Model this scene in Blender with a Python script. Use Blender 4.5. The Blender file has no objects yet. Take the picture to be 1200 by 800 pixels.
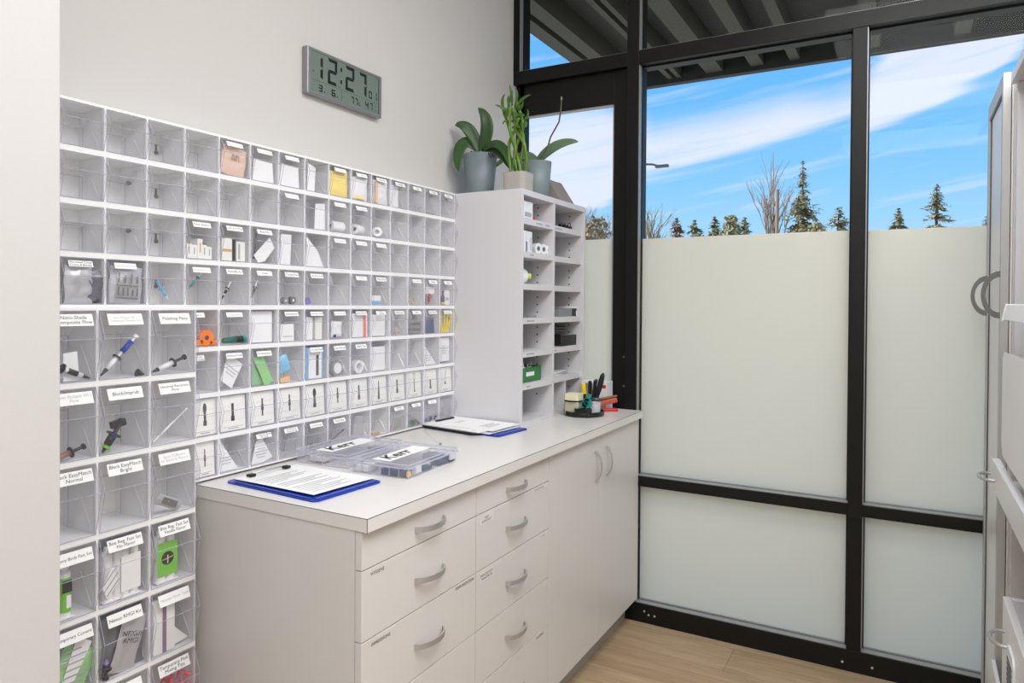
import bpy, math, random
from mathutils import Vector, Matrix
random.seed(7)
SC = bpy.context.scene
COL = SC.collection

# ------------------------------------------------------------------ camera
CX, CY, CZ = 1.5251, 0.0, 1.3618
FW = Vector((-0.48897156, 0.87224394, -0.00986494))
RT = Vector((0.87223393, 0.48904231, 0.00675189))
UP = Vector((-0.01071367, 0.00530306, 0.99992854))
FPX, PU, PV = 821.8325, 600.96, 364.2225
cam_data = bpy.data.cameras.new('camera')
cam_data.sensor_width = 36.0
cam_data.lens = 36.0 * FPX / 1200.0
cam_data.shift_x = -(PU - 600) / 1200.0
cam_data.shift_y = (PV - 400) / 1200.0
cam_data.clip_start = 0.02
cam_data.clip_end = 500
cam = bpy.data.objects.new('camera', cam_data)
COL.objects.link(cam)
M4 = Matrix.Identity(4)
for i in range(3):
    M4[i][0] = RT[i]; M4[i][1] = UP[i]; M4[i][2] = -FW[i]
M4[0][3], M4[1][3], M4[2][3] = CX, CY, CZ
cam.matrix_world = M4
SC.camera = cam

def at(u, v, ax, val):
    """world point where the sight line of photo pixel (u, v) meets the plane axis=val"""
    r = FW * FPX + RT * (u - PU) - UP * (v - PV)
    c = Vector((CX, CY, CZ))
    return c + r * ((val - c[ax]) / r[ax])

# ------------------------------------------------------------------ view, world
SC.view_settings.view_transform = 'Standard'
SC.view_settings.look = 'None'
SC.view_settings.gamma = 1.0
SC.view_settings.use_curve_mapping = False
SC.view_settings.exposure = 0.48
SC.cycles.transparent_max_bounces = 24
SC.cycles.max_bounces = 10
SC.cycles.diffuse_bounces = 5
SC.cycles.sample_clamp_indirect = 4.0

def lin(c):
    out = []
    for q in c[:3]:
        q = q / 255.0
        out.append(q / 12.92 if q <= 0.04045 else ((q + 0.055) / 1.055) ** 2.4)
    return tuple(out) + (1.0,)

world = bpy.data.worlds.new('sky')
SC.world = world
world.use_nodes = True
nt = world.node_tree
nt.nodes.clear()
def N(t, **kw):
    n = nt.nodes.new(t)
    for k, v in kw.items(): setattr(n, k, v)
    return n
def math_n(op, a=None, b=None, clamp=False):
    n = N('ShaderNodeMath', operation=op, use_clamp=clamp)
    for i, q in enumerate((a, b)):
        if q is None: continue
        if isinstance(q, (int, float)): n.inputs[i].default_value = q
        else: nt.links.new(q, n.inputs[i])
    return n.outputs[0]
tc = N('ShaderNodeTexCoord'); sep = N('ShaderNodeSeparateXYZ')
nt.links.new(tc.outputs['Generated'], sep.inputs[0])
X_, Y_, Z_ = sep.outputs
az = math_n('MULTIPLY', math_n('ARCTAN2', X_, Y_), 57.2958)
el = math_n('MULTIPLY', math_n('ARCSINE', Z_), 57.2958)
def curve(inp, pts, lo, hi):
    """piecewise map of inp in [lo,hi] to the given (x, y) points, y in 0..30"""
    t = math_n('DIVIDE', math_n('SUBTRACT', inp, lo), hi - lo, True)
    n = N('ShaderNodeFloatCurve'); nt.links.new(t, n.inputs['Value'])
    c = n.mapping.curves[0]
    P = [((x - lo) / (hi - lo), y / 30.0) for x, y in pts]
    c.points[0].location = P[0]; c.points[1].location = P[-1]
    for q in P[1:-1]: c.points.new(*q)
    for q in c.points: q.handle_type = 'VECTOR'
    n.mapping.update()
    return math_n('MULTIPLY', n.outputs[0], 30.0)
def mapr(v, a, b):
    n = N('ShaderNodeMapRange', interpolation_type='SMOOTHSTEP')
    n.inputs['From Min'].default_value = a; n.inputs['From Max'].default_value = b
    nt.links.new(v, n.inputs['Value'])
    return n.outputs[0]
low = curve(az, [(-40, 5), (-30, 5.5), (-22, 7.5), (-18.6, 9.9), (-12, 11.3), (-8, 12.2), (-3.5, 13.6), (-2.6, 12.2), (0, 13.1), (2, 13.7), (5, 15.2), (8, 17.5), (12, 20)], -40, 12)
high = curve(az, [(-40, 15), (-30, 15.0), (-22, 15.6), (-18, 13.6), (-12, 14.4), (-8, 15.2), (-5, 15.0), (-3, 15.5), (-1, 19), (6, 22), (12, 24)], -40, 12)
cmb = N('ShaderNodeCombineXYZ')
nt.links.new(math_n('MULTIPLY', math_n('ADD', az, math_n('MULTIPLY', el, -1.2)), 0.05), cmb.inputs[0])
nt.links.new(math_n('MULTIPLY', math_n('SUBTRACT', el, math_n('MULTIPLY', az, 0.16)), 0.55), cmb.inputs[1])
noi = N('ShaderNodeTexNoise'); noi.inputs['Scale'].default_value = 1.6; noi.inputs['Detail'].default_value = 9
noi.inputs['Roughness'].default_value = 0.55
nt.links.new(cmb.outputs[0], noi.inputs['Vector'])
nz = math_n('SUBTRACT', noi.outputs['Fac'], 0.5)
e2 = math_n('ADD', el, math_n('MULTIPLY', nz, 2.4))
d1 = mapr(math_n('SUBTRACT', e2, low), -0.15, 0.9)
d2 = mapr(math_n('SUBTRACT', high, e2), -1.6, 1.6)
band = math_n('MULTIPLY', math_n('MULTIPLY', d1, d2), mapr(noi.outputs['Fac'], 0.05, 0.50))
wisp = math_n('MULTIPLY', mapr(noi.outputs['Fac'], 0.50, 0.78), 0.55)
dens = math_n('MULTIPLY', math_n('MAXIMUM', band, wisp), 0.95)
ramp = N('ShaderNodeValToRGB')
nt.links.new(math_n('DIVIDE', el, 40, True), ramp.inputs[0])
ramp.color_ramp.elements[0].position = 0.0; ramp.color_ramp.elements[0].color = lin((196, 228, 252))
ramp.color_ramp.elements[1].position = 1.0; ramp.color_ramp.elements[1].color = lin((80, 156, 240))
for p_, c_ in ((0.12, (172, 220, 255)), (0.24, (140, 206, 255)), (0.40, (112, 190, 254))):
    q = ramp.color_ramp.elements.new(p_); q.color = lin(c_)
mix = N('ShaderNodeMix', data_type='RGBA')
nt.links.new(dens, mix.inputs['Factor'])
nt.links.new(ramp.outputs[0], mix.inputs[6]); mix.inputs[7].default_value = lin((232, 238, 254))
bg = N('ShaderNodeBackground'); bg.inputs['Strength'].default_value = 0.74
nt.links.new(mix.outputs[2], bg.inputs[0])
wo = N('ShaderNodeOutputWorld'); nt.links.new(bg.outputs[0], wo.inputs[0])

# ------------------------------------------------------------------ lights
sun_d = bpy.data.lights.new('sun', 'SUN'); sun_d.energy = 4.0; sun_d.angle = 0.01; sun_d.color = (1, .95, .86)
sun = bpy.data.objects.new('sun', sun_d); COL.objects.link(sun)
sun.rotation_euler = Vector((0.80, 0.40, -0.52)).to_track_quat('-Z', 'Y').to_euler()
LAMPS = [(1.75, 1.60, 1.2, 0.8, 25), (1.80, 0.1, 1.2, 0.9, 24), (1.6, -1.4, 1.2, 0.9, 24)]
for x, y, sx, sy, en in LAMPS:
    ld = bpy.data.lights.new('ceiling_panel_light', 'AREA'); ld.shape = 'RECTANGLE'
    ld.size = sx; ld.size_y = sy; ld.energy = en; ld.color = (.975, .985, 1)
    lo = bpy.data.objects.new('ceiling_panel_light', ld); COL.objects.link(lo)
    lo.location = (x, y, 2.86)

# ------------------------------------------------------------------ materials
MATS = {}
def mat(name, rgb, rough=0.5, metal=0.0, spec=0.5, bump=0.0, bscale=60, var=0.0, vscale=8, emit=None):
    if name in MATS: return MATS[name]
    m = bpy.data.materials.new(name); m.use_nodes = True
    t = m.node_tree; b = t.nodes['Principled BSDF']
    b.inputs['Base Color'].default_value = lin(rgb)
    b.inputs['Roughness'].default_value = rough
    b.inputs['Metallic'].default_value = metal
    b.inputs['Specular IOR Level'].default_value = spec
    if bump or var:
        co = t.nodes.new('ShaderNodeTexCoord')
        if bump:
            n = t.nodes.new('ShaderNodeTexNoise'); n.inputs['Scale'].default_value = bscale; n.inputs['Detail'].default_value = 4
            t.links.new(co.outputs['Object'], n.inputs['Vector'])
            bp = t.nodes.new('ShaderNodeBump'); bp.inputs['Strength'].default_value = bump; bp.inputs['Distance'].default_value = 0.004
            t.links.new(n.outputs['Fac'], bp.inputs['Height']); t.links.new(bp.outputs[0], b.inputs['Normal'])
        if var:
            n = t.nodes.new('ShaderNodeTexNoise'); n.inputs['Scale'].default_value = vscale; n.inputs['Detail'].default_value = 6
            t.links.new(co.outputs['Object'], n.inputs['Vector'])
            r = t.nodes.new('ShaderNodeValToRGB')
            a = lin(rgb)
            r.color_ramp.elements[0].position = .3; r.color_ramp.elements[1].position = .7
            r.color_ramp.elements[0].color = tuple(q * (1 - var) for q in a[:3]) + (1,)
            r.color_ramp.elements[1].color = tuple(min(1, q * (1 + var)) for q in a[:3]) + (1,)
            t.links.new(n.outputs['Fac'], r.inputs[0]); t.links.new(r.outputs[0], b.inputs['Base Color'])
    if emit:
        b.inputs['Emission Color'].default_value = lin(rgb); b.inputs['Emission Strength'].default_value = emit
    MATS[name] = m
    return m

def clear(name, tint, gloss=0.08, body=0.0, bodycol=(220, 220, 230), rough=0.04, edge=0.35, trans=0.0):
    """thin clear sheet: see-through with a fresnel gloss and a little milky body"""
    m = bpy.data.materials.new(name); m.use_nodes = True
    t = m.node_tree; t.nodes.clear()
    tr = t.nodes.new('ShaderNodeBsdfTransparent'); tr.inputs[0].default_value = tint + (1,)
    gl = t.nodes.new('ShaderNodeBsdfGlossy'); gl.inputs['Roughness'].default_value = rough
    lw = t.nodes.new('ShaderNodeLayerWeight'); lw.inputs['Blend'].default_value = 0.25
    ml = t.nodes.new('ShaderNodeMath'); ml.operation = 'MULTIPLY_ADD'; ml.inputs[1].default_value = edge; ml.inputs[2].default_value = gloss
    t.links.new(lw.outputs['Fresnel'], ml.inputs[0])
    mx = t.nodes.new('ShaderNodeMixShader')
    t.links.new(ml.outputs[0], mx.inputs[0]); t.links.new(tr.outputs[0], mx.inputs[1]); t.links.new(gl.outputs[0], mx.inputs[2])
    last = mx.outputs[0]
    if body:
        df = t.nodes.new('ShaderNodeBsdfDiffuse'); df.inputs[0].default_value = lin(bodycol)
        m2 = t.nodes.new('ShaderNodeMixShader'); m2.inputs[0].default_value = body
        if trans:
            tl = t.nodes.new('ShaderNodeBsdfTranslucent'); tl.inputs[0].default_value = lin(bodycol)
            m3 = t.nodes.new('ShaderNodeMixShader'); m3.inputs[0].default_value = trans
            t.links.new(df.outputs[0], m3.inputs[1]); t.links.new(tl.outputs[0], m3.inputs[2]); df = m3
        t.links.new(last, m2.inputs[1]); t.links.new(df.outputs[0], m2.inputs[2]); last = m2.outputs[0]
    o = t.nodes.new('ShaderNodeOutputMaterial'); t.links.new(last, o.inputs[0])
    MATS[name] = m
    return m

WALL = mat('wall_paint', (208, 205, 202), 0.75, bump=.05, bscale=300)
WALLN = mat('partition_paint', (198, 196, 195), 0.6, bump=.04, bscale=300)
CEIL = mat('ceiling_paint', (236, 235, 232), 0.8, bump=.05, bscale=120)
LAM = mat('white_laminate', (217, 214, 211), 0.32, bump=.01, bscale=500)
LAMT = mat('worktop_laminate', (226, 223, 220), 0.28, bump=.01, bscale=500)
CARC = mat('shelf_laminate', (217, 215, 218), 0.45, bump=.01, bscale=400)
SEAM = mat('dark_seam', (70, 66, 62), 0.7, bump=.02)
RACK = mat('white_rack_plastic', (244, 244, 243), 0.4, bump=.01, bscale=300)
BLACKF = mat('black_anodised_frame', (15, 15, 13), 0.45, 0.0, 0.3, bump=.02, bscale=200)
BEAD = mat('aluminium_bead', (172, 174, 174), 0.4, 0.5, bump=.02, bscale=200)
STEEL = mat('brushed_nickel', (190, 190, 190), 0.38, 0.65, bump=.03, bscale=400)
SILV = mat('silver_plastic', (150, 152, 153), 0.38, 0.5, bump=.02, bscale=300)
GREYM = mat('grey_frame_metal', (186, 186, 184), 0.4, 0.2, bump=.02, bscale=300)
HGREY = mat('grey_handle', (120, 120, 116), 0.4, 0.3, bump=.02)
BLACK = mat('black_plastic', (22, 23, 24), 0.4, bump=.03, bscale=100)
DGREY = mat('dark_grey_plastic', (62, 64, 68), 0.45, bump=.03, bscale=100)
MGREY = mat('grey_plastic', (140, 142, 146), 0.5, bump=.03, bscale=100)
PAPER = mat('white_paper', (244, 244, 244), 0.7, bump=.04, bscale=80)
CREAM = mat('cream_card', (242, 241, 236), 0.7, bump=.04, bscale=80)
INK = mat('black_ink', (28, 28, 34), 0.6, bump=.02)
GINK = mat('grey_print', (176, 176, 182), 0.6, bump=.02)
WHITEP = mat('white_plastic', (238, 238, 240), 0.35, bump=.02, bscale=100)
BLUE = mat('blue_plastic', (28, 62, 168), 0.3, bump=.02)
NAVY = mat('navy_plastic', (60, 78, 120), 0.4, bump=.03)
LBLUE = mat('light_blue_plastic', (110, 185, 222), 0.4, bump=.02)
TEAL = mat('teal_plastic', (18, 140, 136), 0.35, bump=.03)
TEALD = mat('dark_teal_plastic', (14, 104, 88), 0.4, bump=.03)
GREEN = mat('green_plastic', (52, 124, 70), 0.4, bump=.05)
LIME = mat('lime_label', (120, 196, 60), 0.4, bump=.02)
PGREEN = mat('pale_green_film', (156, 214, 142), 0.35, bump=.1)
YEL = mat('yellow_plastic', (244, 216, 30), 0.4, bump=.03)
PYEL = mat('pale_yellow_packet', (252, 228, 130), 0.45, bump=.1, bscale=50)
ORANGE = mat('orange_plastic', (246, 126, 24), 0.4, bump=.03)
PEACH = mat('peach_packet', (228, 196, 178), 0.55, bump=.1, bscale=50)
RED = mat('red_plastic', (206, 40, 44), 0.4, bump=.03)
PINK = mat('pink_plastic', (238, 80, 104), 0.35, bump=.03)
PURP = mat('purple_plastic', (132, 116, 190), 0.4, bump=.03)
MAUVE = mat('mauve_print', (130, 104, 124), 0.5, bump=.02)
TAN = mat('tan_rubber', (206, 170, 110), 0.6, bump=.05)
BROWN = mat('brown_plastic', (150, 112, 104), 0.4, bump=.03)
SILVERBAG = mat('silver_pouch', (196, 196, 200), 0.3, 0.35, bump=.25, bscale=40)
DARKBAG = mat('dark_pouch', (110, 112, 118), 0.3, 0.3, bump=.25, bscale=40)
PLAST = clear('clear_bin_plastic', (.988, .987, .995), gloss=.012, body=.08, bodycol=(248, 246, 255), edge=.14, rough=.22, trans=.5)
PEDGE = clear('clear_bin_edge', (.84, .84, .89), gloss=.08, body=.42, bodycol=(220, 218, 234), edge=.3, rough=.1)
PHIGH = clear('bin_edge_highlight', (.9, .9, .95), gloss=.2, body=.6, bodycol=(250, 250, 252), edge=.4)  # whitish diagonal rim; the edge's highlight streak is put into its colour
PBAG = clear('clear_bag_film', (.96, .96, .97), gloss=.06, body=.22, trans=.5, bodycol=(235, 235, 238), rough=.15, edge=.4)
BOXP = clear('clear_box_plastic', (.98, .98, .995), gloss=.03, body=.17, bodycol=(250, 250, 255), rough=.15, edge=.2, trans=.5)
BOXE = clear('clear_box_edge', (.78, .79, .86), gloss=.15, body=.5, bodycol=(228, 228, 240), rough=.1, edge=.4)
GLASS = clear('window_glass', (.97, .99, .98), gloss=.004, edge=.10, rough=.0)

def frost():
    m = bpy.data.materials.new('frosted_film'); m.use_nodes = True
    t = m.node_tree; t.nodes.clear()
    co = t.nodes.new('ShaderNodeTexCoord'); n = t.nodes.new('ShaderNodeTexNoise'); n.inputs['Scale'].default_value = 400
    t.links.new(co.outputs['Object'], n.inputs['Vector'])
    bp = t.nodes.new('ShaderNodeBump'); bp.inputs['Strength'].default_value = .05; t.links.new(n.outputs['Fac'], bp.inputs['Height'])
    df = t.nodes.new('ShaderNodeBsdfDiffuse'); df.inputs[0].default_value = lin((247, 246, 240))
    tl = t.nodes.new('ShaderNodeBsdfTranslucent'); tl.inputs[0].default_value = lin((255, 249, 235))
    t.links.new(bp.outputs[0], df.inputs['Normal']); t.links.new(bp.outputs[0], tl.inputs['Normal'])
    mx = t.nodes.new('ShaderNodeMixShader'); mx.inputs[0].default_value = .66
    t.links.new(df.outputs[0], mx.inputs[1]); t.links.new(tl.outputs[0], mx.inputs[2])
    gl = t.nodes.new('ShaderNodeBsdfGlossy'); gl.inputs['Roughness'].default_value = .3
    m2 = t.nodes.new('ShaderNodeMixShader'); m2.inputs[0].default_value = .03
    t.links.new(mx.outputs[0], m2.inputs[1]); t.links.new(gl.outputs[0], m2.inputs[2])
    o = t.nodes.new('ShaderNodeOutputMaterial'); t.links.new(m2.outputs[0], o.inputs[0])
    return m
FROST = frost()

def wood_floor():
    m = bpy.data.materials.new('oak_plank_floor'); m.use_nodes = True
    t = m.node_tree; b = t.nodes['Principled BSDF']
    co = t.nodes.new('ShaderNodeTexCoord')
    mp = t.nodes.new('ShaderNodeMapping'); t.links.new(co.outputs['Object'], mp.inputs[0])
    br = t.nodes.new('ShaderNodeTexBrick'); br.inputs['Scale'].default_value = 1.0
    br.inputs['Brick Width'].default_value = 1.5; br.inputs['Row Height'].default_value = .19
    br.inputs['Mortar Size'].default_value = .0012; br.offset = .37
    br.inputs['Color1'].default_value = lin((182, 160, 130)); br.inputs['Color2'].default_value = lin((172, 149, 119)); br.inputs['Mortar'].default_value = lin((134, 112, 88))
    t.links.new(mp.outputs[0], br.inputs[0])
    m2 = t.nodes.new('ShaderNodeMapping'); m2.inputs['Scale'].default_value = (1.6, 14, 1); t.links.new(co.outputs['Object'], m2.inputs[0])
    n = t.nodes.new('ShaderNodeTexNoise'); n.inputs['Scale'].default_value = 2.2; n.inputs['Detail'].default_value = 8; n.inputs['Distortion'].default_value = 1.2
    t.links.new(m2.outputs[0], n.inputs[0])
    r = t.nodes.new('ShaderNodeValToRGB'); r.color_ramp.elements[0].color = (.80, .78, .75, 1); r.color_ramp.elements[1].color = (1.06, 1.05, 1.04, 1)
    r.color_ramp.elements[0].position = .3; r.color_ramp.elements[1].position = .65
    t.links.new(n.outputs['Fac'], r.inputs[0])
    mx = t.nodes.new('ShaderNodeMix'); mx.data_type = 'RGBA'; mx.blend_type = 'MULTIPLY'; mx.inputs[0].default_value = 1
    t.links.new(br.outputs[0], mx.inputs[6]); t.links.new(r.outputs[0], mx.inputs[7]); t.links.new(mx.outputs[2], b.inputs['Base Color'])
    b.inputs['Roughness'].default_value = .5
    return m
FLOOR = wood_floor()

# ------------------------------------------------------------------ mesh helpers
class MB:
    def __init__(s): s.v = []; s.f = []; s.m = []
    def quad(s, *pts, mi=0):
        k = len(s.v); s.v += [tuple(p) for p in pts]; s.f.append(tuple(range(k, k + len(pts)))); s.m.append(mi)
        return s
    def box(s, x0, x1, y0, y1, z0, z1, mi=0, rot=None, piv=None):
        P = [Vector((x, y, z)) for z in (z0, z1) for y in (y0, y1) for x in (x0, x1)]
        if rot is not None:
            piv = Vector(piv) if piv is not None else sum(P, Vector()) / 8
            P = [piv + rot @ (p - piv) for p in P]
        k = len(s.v); s.v += [tuple(p) for p in P]
        for f in ((0, 2, 3, 1), (4, 5, 7, 6), (0, 1, 5, 4), (2, 6, 7, 3), (0, 4, 6, 2), (1, 3, 7, 5)):
            s.f.append(tuple(k + i for i in f)); s.m.append(mi)
        return s
    def prism(s, pts, a, b, ax=1, mi=0):
        """outline pts (two coords, the two axes other than ax, in order) extruded along ax from a to b"""
        def mk(p, t):
            q = list(p); q.insert(ax, t); return tuple(q)
        n = len(pts); k = len(s.v)
        s.v += [mk(p, a) for p in pts] + [mk(p, b) for p in pts]
        s.f.append(tuple(range(k, k + n))); s.m.append(mi)
        s.f.append(tuple(range(k + 2 * n - 1, k + n - 1, -1))); s.m.append(mi)
        for i in range(n):
            j = (i + 1) % n
            s.f.append((k + i, k + j, k + n + j, k + n + i)); s.m.append(mi)
        return s
    def tube(s, path, r, n=8, mi=0, cap=True, flat=1.0):
        path = [Vector(p) for p in path]
        R = r if isinstance(r, (list, tuple)) else [r] * len(path)
        k = len(s.v); prev = None
        for i, p in enumerate(path):
            d = (path[min(i + 1, len(path) - 1)] - path[max(i - 1, 0)])
            if d.length < 1e-9: d = Vector((0, 0, 1))
            d.normalize()
            a = (prev - d * prev.dot(d)) if prev is not None else d.cross(Vector((0, 0, 1)) if abs(d.z) < .9 else Vector((1, 0, 0)))
            if a.length < 1e-6: a = d.orthogonal()
            a.normalize(); b = d.cross(a); prev = a
            for j in range(n):
                t = 2 * math.pi * j / n
                s.v.append(tuple(p + (a * math.cos(t) + b * math.sin(t) * flat) * R[i]))
        for i in range(len(path) - 1):
            for j in range(n):
                j2 = (j + 1) % n
                s.f.append((k + i * n + j, k + i * n + j2, k + (i + 1) * n + j2, k + (i + 1) * n + j)); s.m.append(mi)
        if cap:
            s.f.append(tuple(k + j for j in range(n - 1, -1, -1))); s.m.append(mi)
            q = k + (len(path) - 1) * n
            s.f.append(tuple(q + j for j in range(n))); s.m.append(mi)
        return s
    def lathe(s, prof, c=(0, 0, 0), n=24, mi=0, ax=2, closed=False):
        """prof: list of (radius, height)"""
        k = len(s.v)
        for r, h in prof:
            for j in range(n):
                t = 2 * math.pi * j / n
                q = [r * math.cos(t), r * math.sin(t)]; q.insert(ax, h)
                s.v.append((q[0] + c[0], q[1] + c[1], q[2] + c[2]))
        L = len(prof)
        for i in range(L if closed else L - 1):
            i2 = (i + 1) % L
            for j in range(n):
                j2 = (j + 1) % n
                s.f.append((k + i * n + j, k + i * n + j2, k + i2 * n + j2, k + i2 * n + j)); s.m.append(mi)
        if not closed:
            s.f.append(tuple(k + j for j in range(n - 1, -1, -1))); s.m.append(mi)
            q = k + (L - 1) * n; s.f.append(tuple(q + j for j in range(n))); s.m.append(mi)
        return s
    def xf(s, M):
        s.v = [tuple(M @ Vector(p)) for p in s.v]; return s
    def add(s, o, M=None):
        k = len(s.v); s.v += [tuple(M @ Vector(p)) if M is not None else p for p in o.v]
        s.f += [tuple(i + k for i in f) for f in o.f]; s.m += o.m; return s
    def build(s, name, mats, parent=None, smooth=False, bevel=0.0):
        me = bpy.data.meshes.new(name)
        me.from_pydata(s.v, [], s.f)
        for m in (mats if isinstance(mats, (list, tuple)) else [mats]): me.materials.append(m)
        me.polygons.foreach_set('material_index', s.m)
        if smooth: me.polygons.foreach_set('use_smooth', [True] * len(me.polygons))
        me.update()
        o = bpy.data.objects.new(name, me); COL.objects.link(o)
        if parent is not None: o.parent = parent
        if bevel:
            b = o.modifiers.new('bevel', 'BEVEL'); b.width = bevel; b.segments = 2; b.limit_method = 'ANGLE'
        return o

def tag(o, label=None, cat=None, group=None, kind=None):
    if label: o['label'] = label
    if cat: o['category'] = cat
    if group: o['group'] = group
    if kind: o['kind'] = kind
    return o
def empty(name, loc=(0, 0, 0), rz=0):
    o = bpy.data.objects.new(name, None); COL.objects.link(o)
    o.location = loc; o.rotation_euler = (0, 0, rz); o.empty_display_size = .05
    return o
def struct(name, mb, m, label, cat='wall', **kw):
    return tag(mb.build(name, m, **kw), label, cat, kind='structure')
def copy_tree(o, parent=None):
    c = o.copy(); COL.objects.link(c); c.parent = parent
    for ch in list(o.children): copy_tree(ch, c)
    return c
def RX(a): return Matrix.Rotation(a, 4, 'X')
def RY(a): return Matrix.Rotation(a, 4, 'Y')
def RZ(a): return Matrix.Rotation(a, 4, 'Z')
def T(x, y, z): return Matrix.Translation((x, y, z))

TXT = {}
def text_mb(s, size, shear=0.0, bold=0.0):
    """flat lettering as geometry, in local x/y, centred on the origin"""
    key = (s, size, shear, bold)
    if key not in TXT:
        cu = bpy.data.curves.new('lettering', 'FONT'); cu.body = s; cu.size = size; cu.shear = shear
        cu.align_x = 'CENTER'; cu.align_y = 'CENTER'; cu.resolution_u = 2; cu.space_line = .95; cu.offset = bold
        o = bpy.data.objects.new('lettering', cu); COL.objects.link(o)
        dg = bpy.context.evaluated_depsgraph_get(); dg.update()
        me = bpy.data.meshes.new_from_object(o.evaluated_get(dg))
        TXT[key] = ([tuple(v.co) for v in me.vertices], [tuple(p.vertices) for p in me.polygons])
        bpy.data.objects.remove(o); bpy.data.curves.remove(cu); bpy.data.meshes.remove(me)
    v, f = TXT[key]
    b = MB(); b.v = list(v); b.f = list(f); b.m = [0] * len(f)
    return b
# lettering on a face looking to +x: local x -> +y, local y -> +z
FACEX = Matrix(((0, 0, 1, 0), (1, 0, 0, 0), (0, 1, 0, 0), (0, 0, 0, 1)))

YW = 2.888      # inner face of the window frame
XWL = -0.10     # left wall
# ================================================================== SETTING
struct('floor', MB().box(-0.3, 3.0, -2.6, YW + .12, -0.1, 0), FLOOR, 'light oak plank floor', 'floor')
struct('ceiling', MB().box(-0.3, 3.0, -2.6, YW + .12, 2.9, 3.0), CEIL, 'white ceiling over the room', 'ceiling')
struct('wall_left', MB().box(-0.3, XWL, -2.6, YW + .12, 0, 2.9), WALL, 'white painted wall behind the tip-out bins', 'wall')
struct('wall_front_left', MB().box(XWL, .45, -2.6, .5694, 0, 2.9), WALLN, 'white partition at the left edge of the view', 'wall', bevel=.002)
struct('wall_right', MB().box(2.45, 3.0, -2.6, YW + .12, 0, 2.9), WALL, 'white wall behind the right cabinets', 'wall')
struct('wall_back', MB().box(-0.3, 3.0, -2.75, -2.6, 0, 2.9), WALL, 'white wall behind the viewer', 'wall')
for x, y, sx, sy, en in LAMPS:
    p = MB(); p.box(x - sx / 2 - .03, x + sx / 2 + .03, y - sy / 2 - .03, y + sy / 2 + .03, 2.875, 2.9)
    tag(p.build('ceiling_light', GREYM), 'flat rectangular ceiling light panel', 'ceiling light', group='ceiling light panels')

# window wall: frame members, glass, film
FD = .11        # frame depth
GY = YW + .055  # glass plane
MA0, MA1 = .4635, .5165
MB0, MB1 = 1.343, 1.392
TZ0, TZ1 = 2.391, 2.452
MZ0, MZ1 = .5835, .6275
BZ = .080
XR = 2.45
def pane(parent, x0, x1, z0, z1, film=None):
    MB().quad((x0, GY, z0), (x1, GY, z0), (x1, GY, z1), (x0, GY, z1)).build('glass_pane', GLASS, parent)
    if film is not None:
        MB().box(x0, x1, GY - .004, GY - .002, z0, film).build('frosted_film', FROST, parent)
def beads(parent, x0, x1, z0, z1, bottom=True):
    b = MB(); w = .007
    b.box(x0, x0 + w, GY - .018, GY - .006, z0, z1); b.box(x1 - w, x1, GY - .018, GY - .006, z0, z1)
    b.box(x0, x1, GY - .018, GY - .006, z1 - w, z1)
    b.build('glazing_bead', BLACKF, parent)
    g = MB()
    if bottom:
        g.box(x0, x1, YW + .006, GY - .020, z0, z0 + .0025)
        g.box(x0, x1, GY - .012, GY - .006, z0, z0 + .006)
    g.box(x0, x0 + .0025, YW + .006, GY - .019, z0, z1)
    g.build('glazing_channel', BEAD, parent)
def win(n, label, x0, x1, z0, z1, film=None, bottom=True):
    w = tag(empty('window_%d' % n, ((x0 + x1) / 2, YW, z0)), label, 'window', kind='structure')
    inv = T(-(x0 + x1) / 2, -YW, -z0)
    before = set(COL.objects)
    pane(w, x0, x1, z0, z1, film); beads(w, x0, x1, z0, z1, bottom)
    for o in set(COL.objects) - before: o.data.transform(inv)
win(1, 'clear top light over the glazed door', XWL + .03, MA0, TZ1, 2.84)
win(2, 'clear top light over the middle window', MA1, MB1 + 1.0, TZ1, 2.84)
win(3, 'middle tall window, clear above and frosted below', MA1, MB0, MZ1, TZ0, 1.649)
win(4, 'right tall window, clear above and frosted below', MB1, XR, MZ1, TZ0, 1.646)
win(5, 'low frosted window under the middle one', MA1, MB0, BZ, MZ0, MZ0)
win(6, 'low frosted window under the right one', MB1, XR, BZ, MZ0, MZ0)
# frame of the glazed wall
fr = MB()
fr.box(MA0, MA1, YW, YW + FD, 0, 2.9)
struct('trim_1', fr, BLACKF, 'black upright between glazed door and middle window', 'window frame', bevel=.0015)
struct('trim_2', MB().box(MB0, MB1, YW, YW + FD, BZ, 2.391), BLACKF, 'black upright between middle and right windows', 'window frame', bevel=.0015)
t3 = MB().box(XWL, MA0, YW, YW + FD, TZ0, TZ1).box(MA1, XR, YW, YW + FD, TZ0, TZ1)
struct('trim_3', t3, BLACKF, 'black transom bar across the glazed wall', 'window frame', bevel=.0015)
t4 = MB().box(MA1, MB0, YW, YW + FD, MZ0, MZ1).box(MB1, XR, YW, YW + FD, MZ0, MZ1)
struct('trim_4', t4, BLACKF, 'black mid rail across the frosted windows', 'window frame', bevel=.0015)
t5 = MB().box(MA1 - .0, XR, YW, YW + FD, 0, BZ)
b5 = struct('trim_5', t5, BLACKF, 'black bottom rail at the floor', 'window frame', bevel=.0015)
for u, v in ((755, 716), (760, 720.5), (767, 722), (987, 775), (1022, 782.5)):
    q = at(u, v, 1, YW - .001)
    MB().lathe([(.0045, 0), (.0045, .002), (.002, .0035)], (0, 0, 0), 10).xf(T(q.x, q.y, q.z) @ RX(math.pi / 2)).build('screw_head', STEEL, b5)
struct('trim_6', MB().box(XWL, XR, YW, YW + FD, 2.84, 2.9), BLACKF, 'black head rail under the ceiling', 'window frame')
struct('trim_7', MB().box(XWL, XWL + .03, YW, YW + FD, TZ1, 2.84), BLACKF, 'black jamb beside the left wall', 'window frame')
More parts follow.
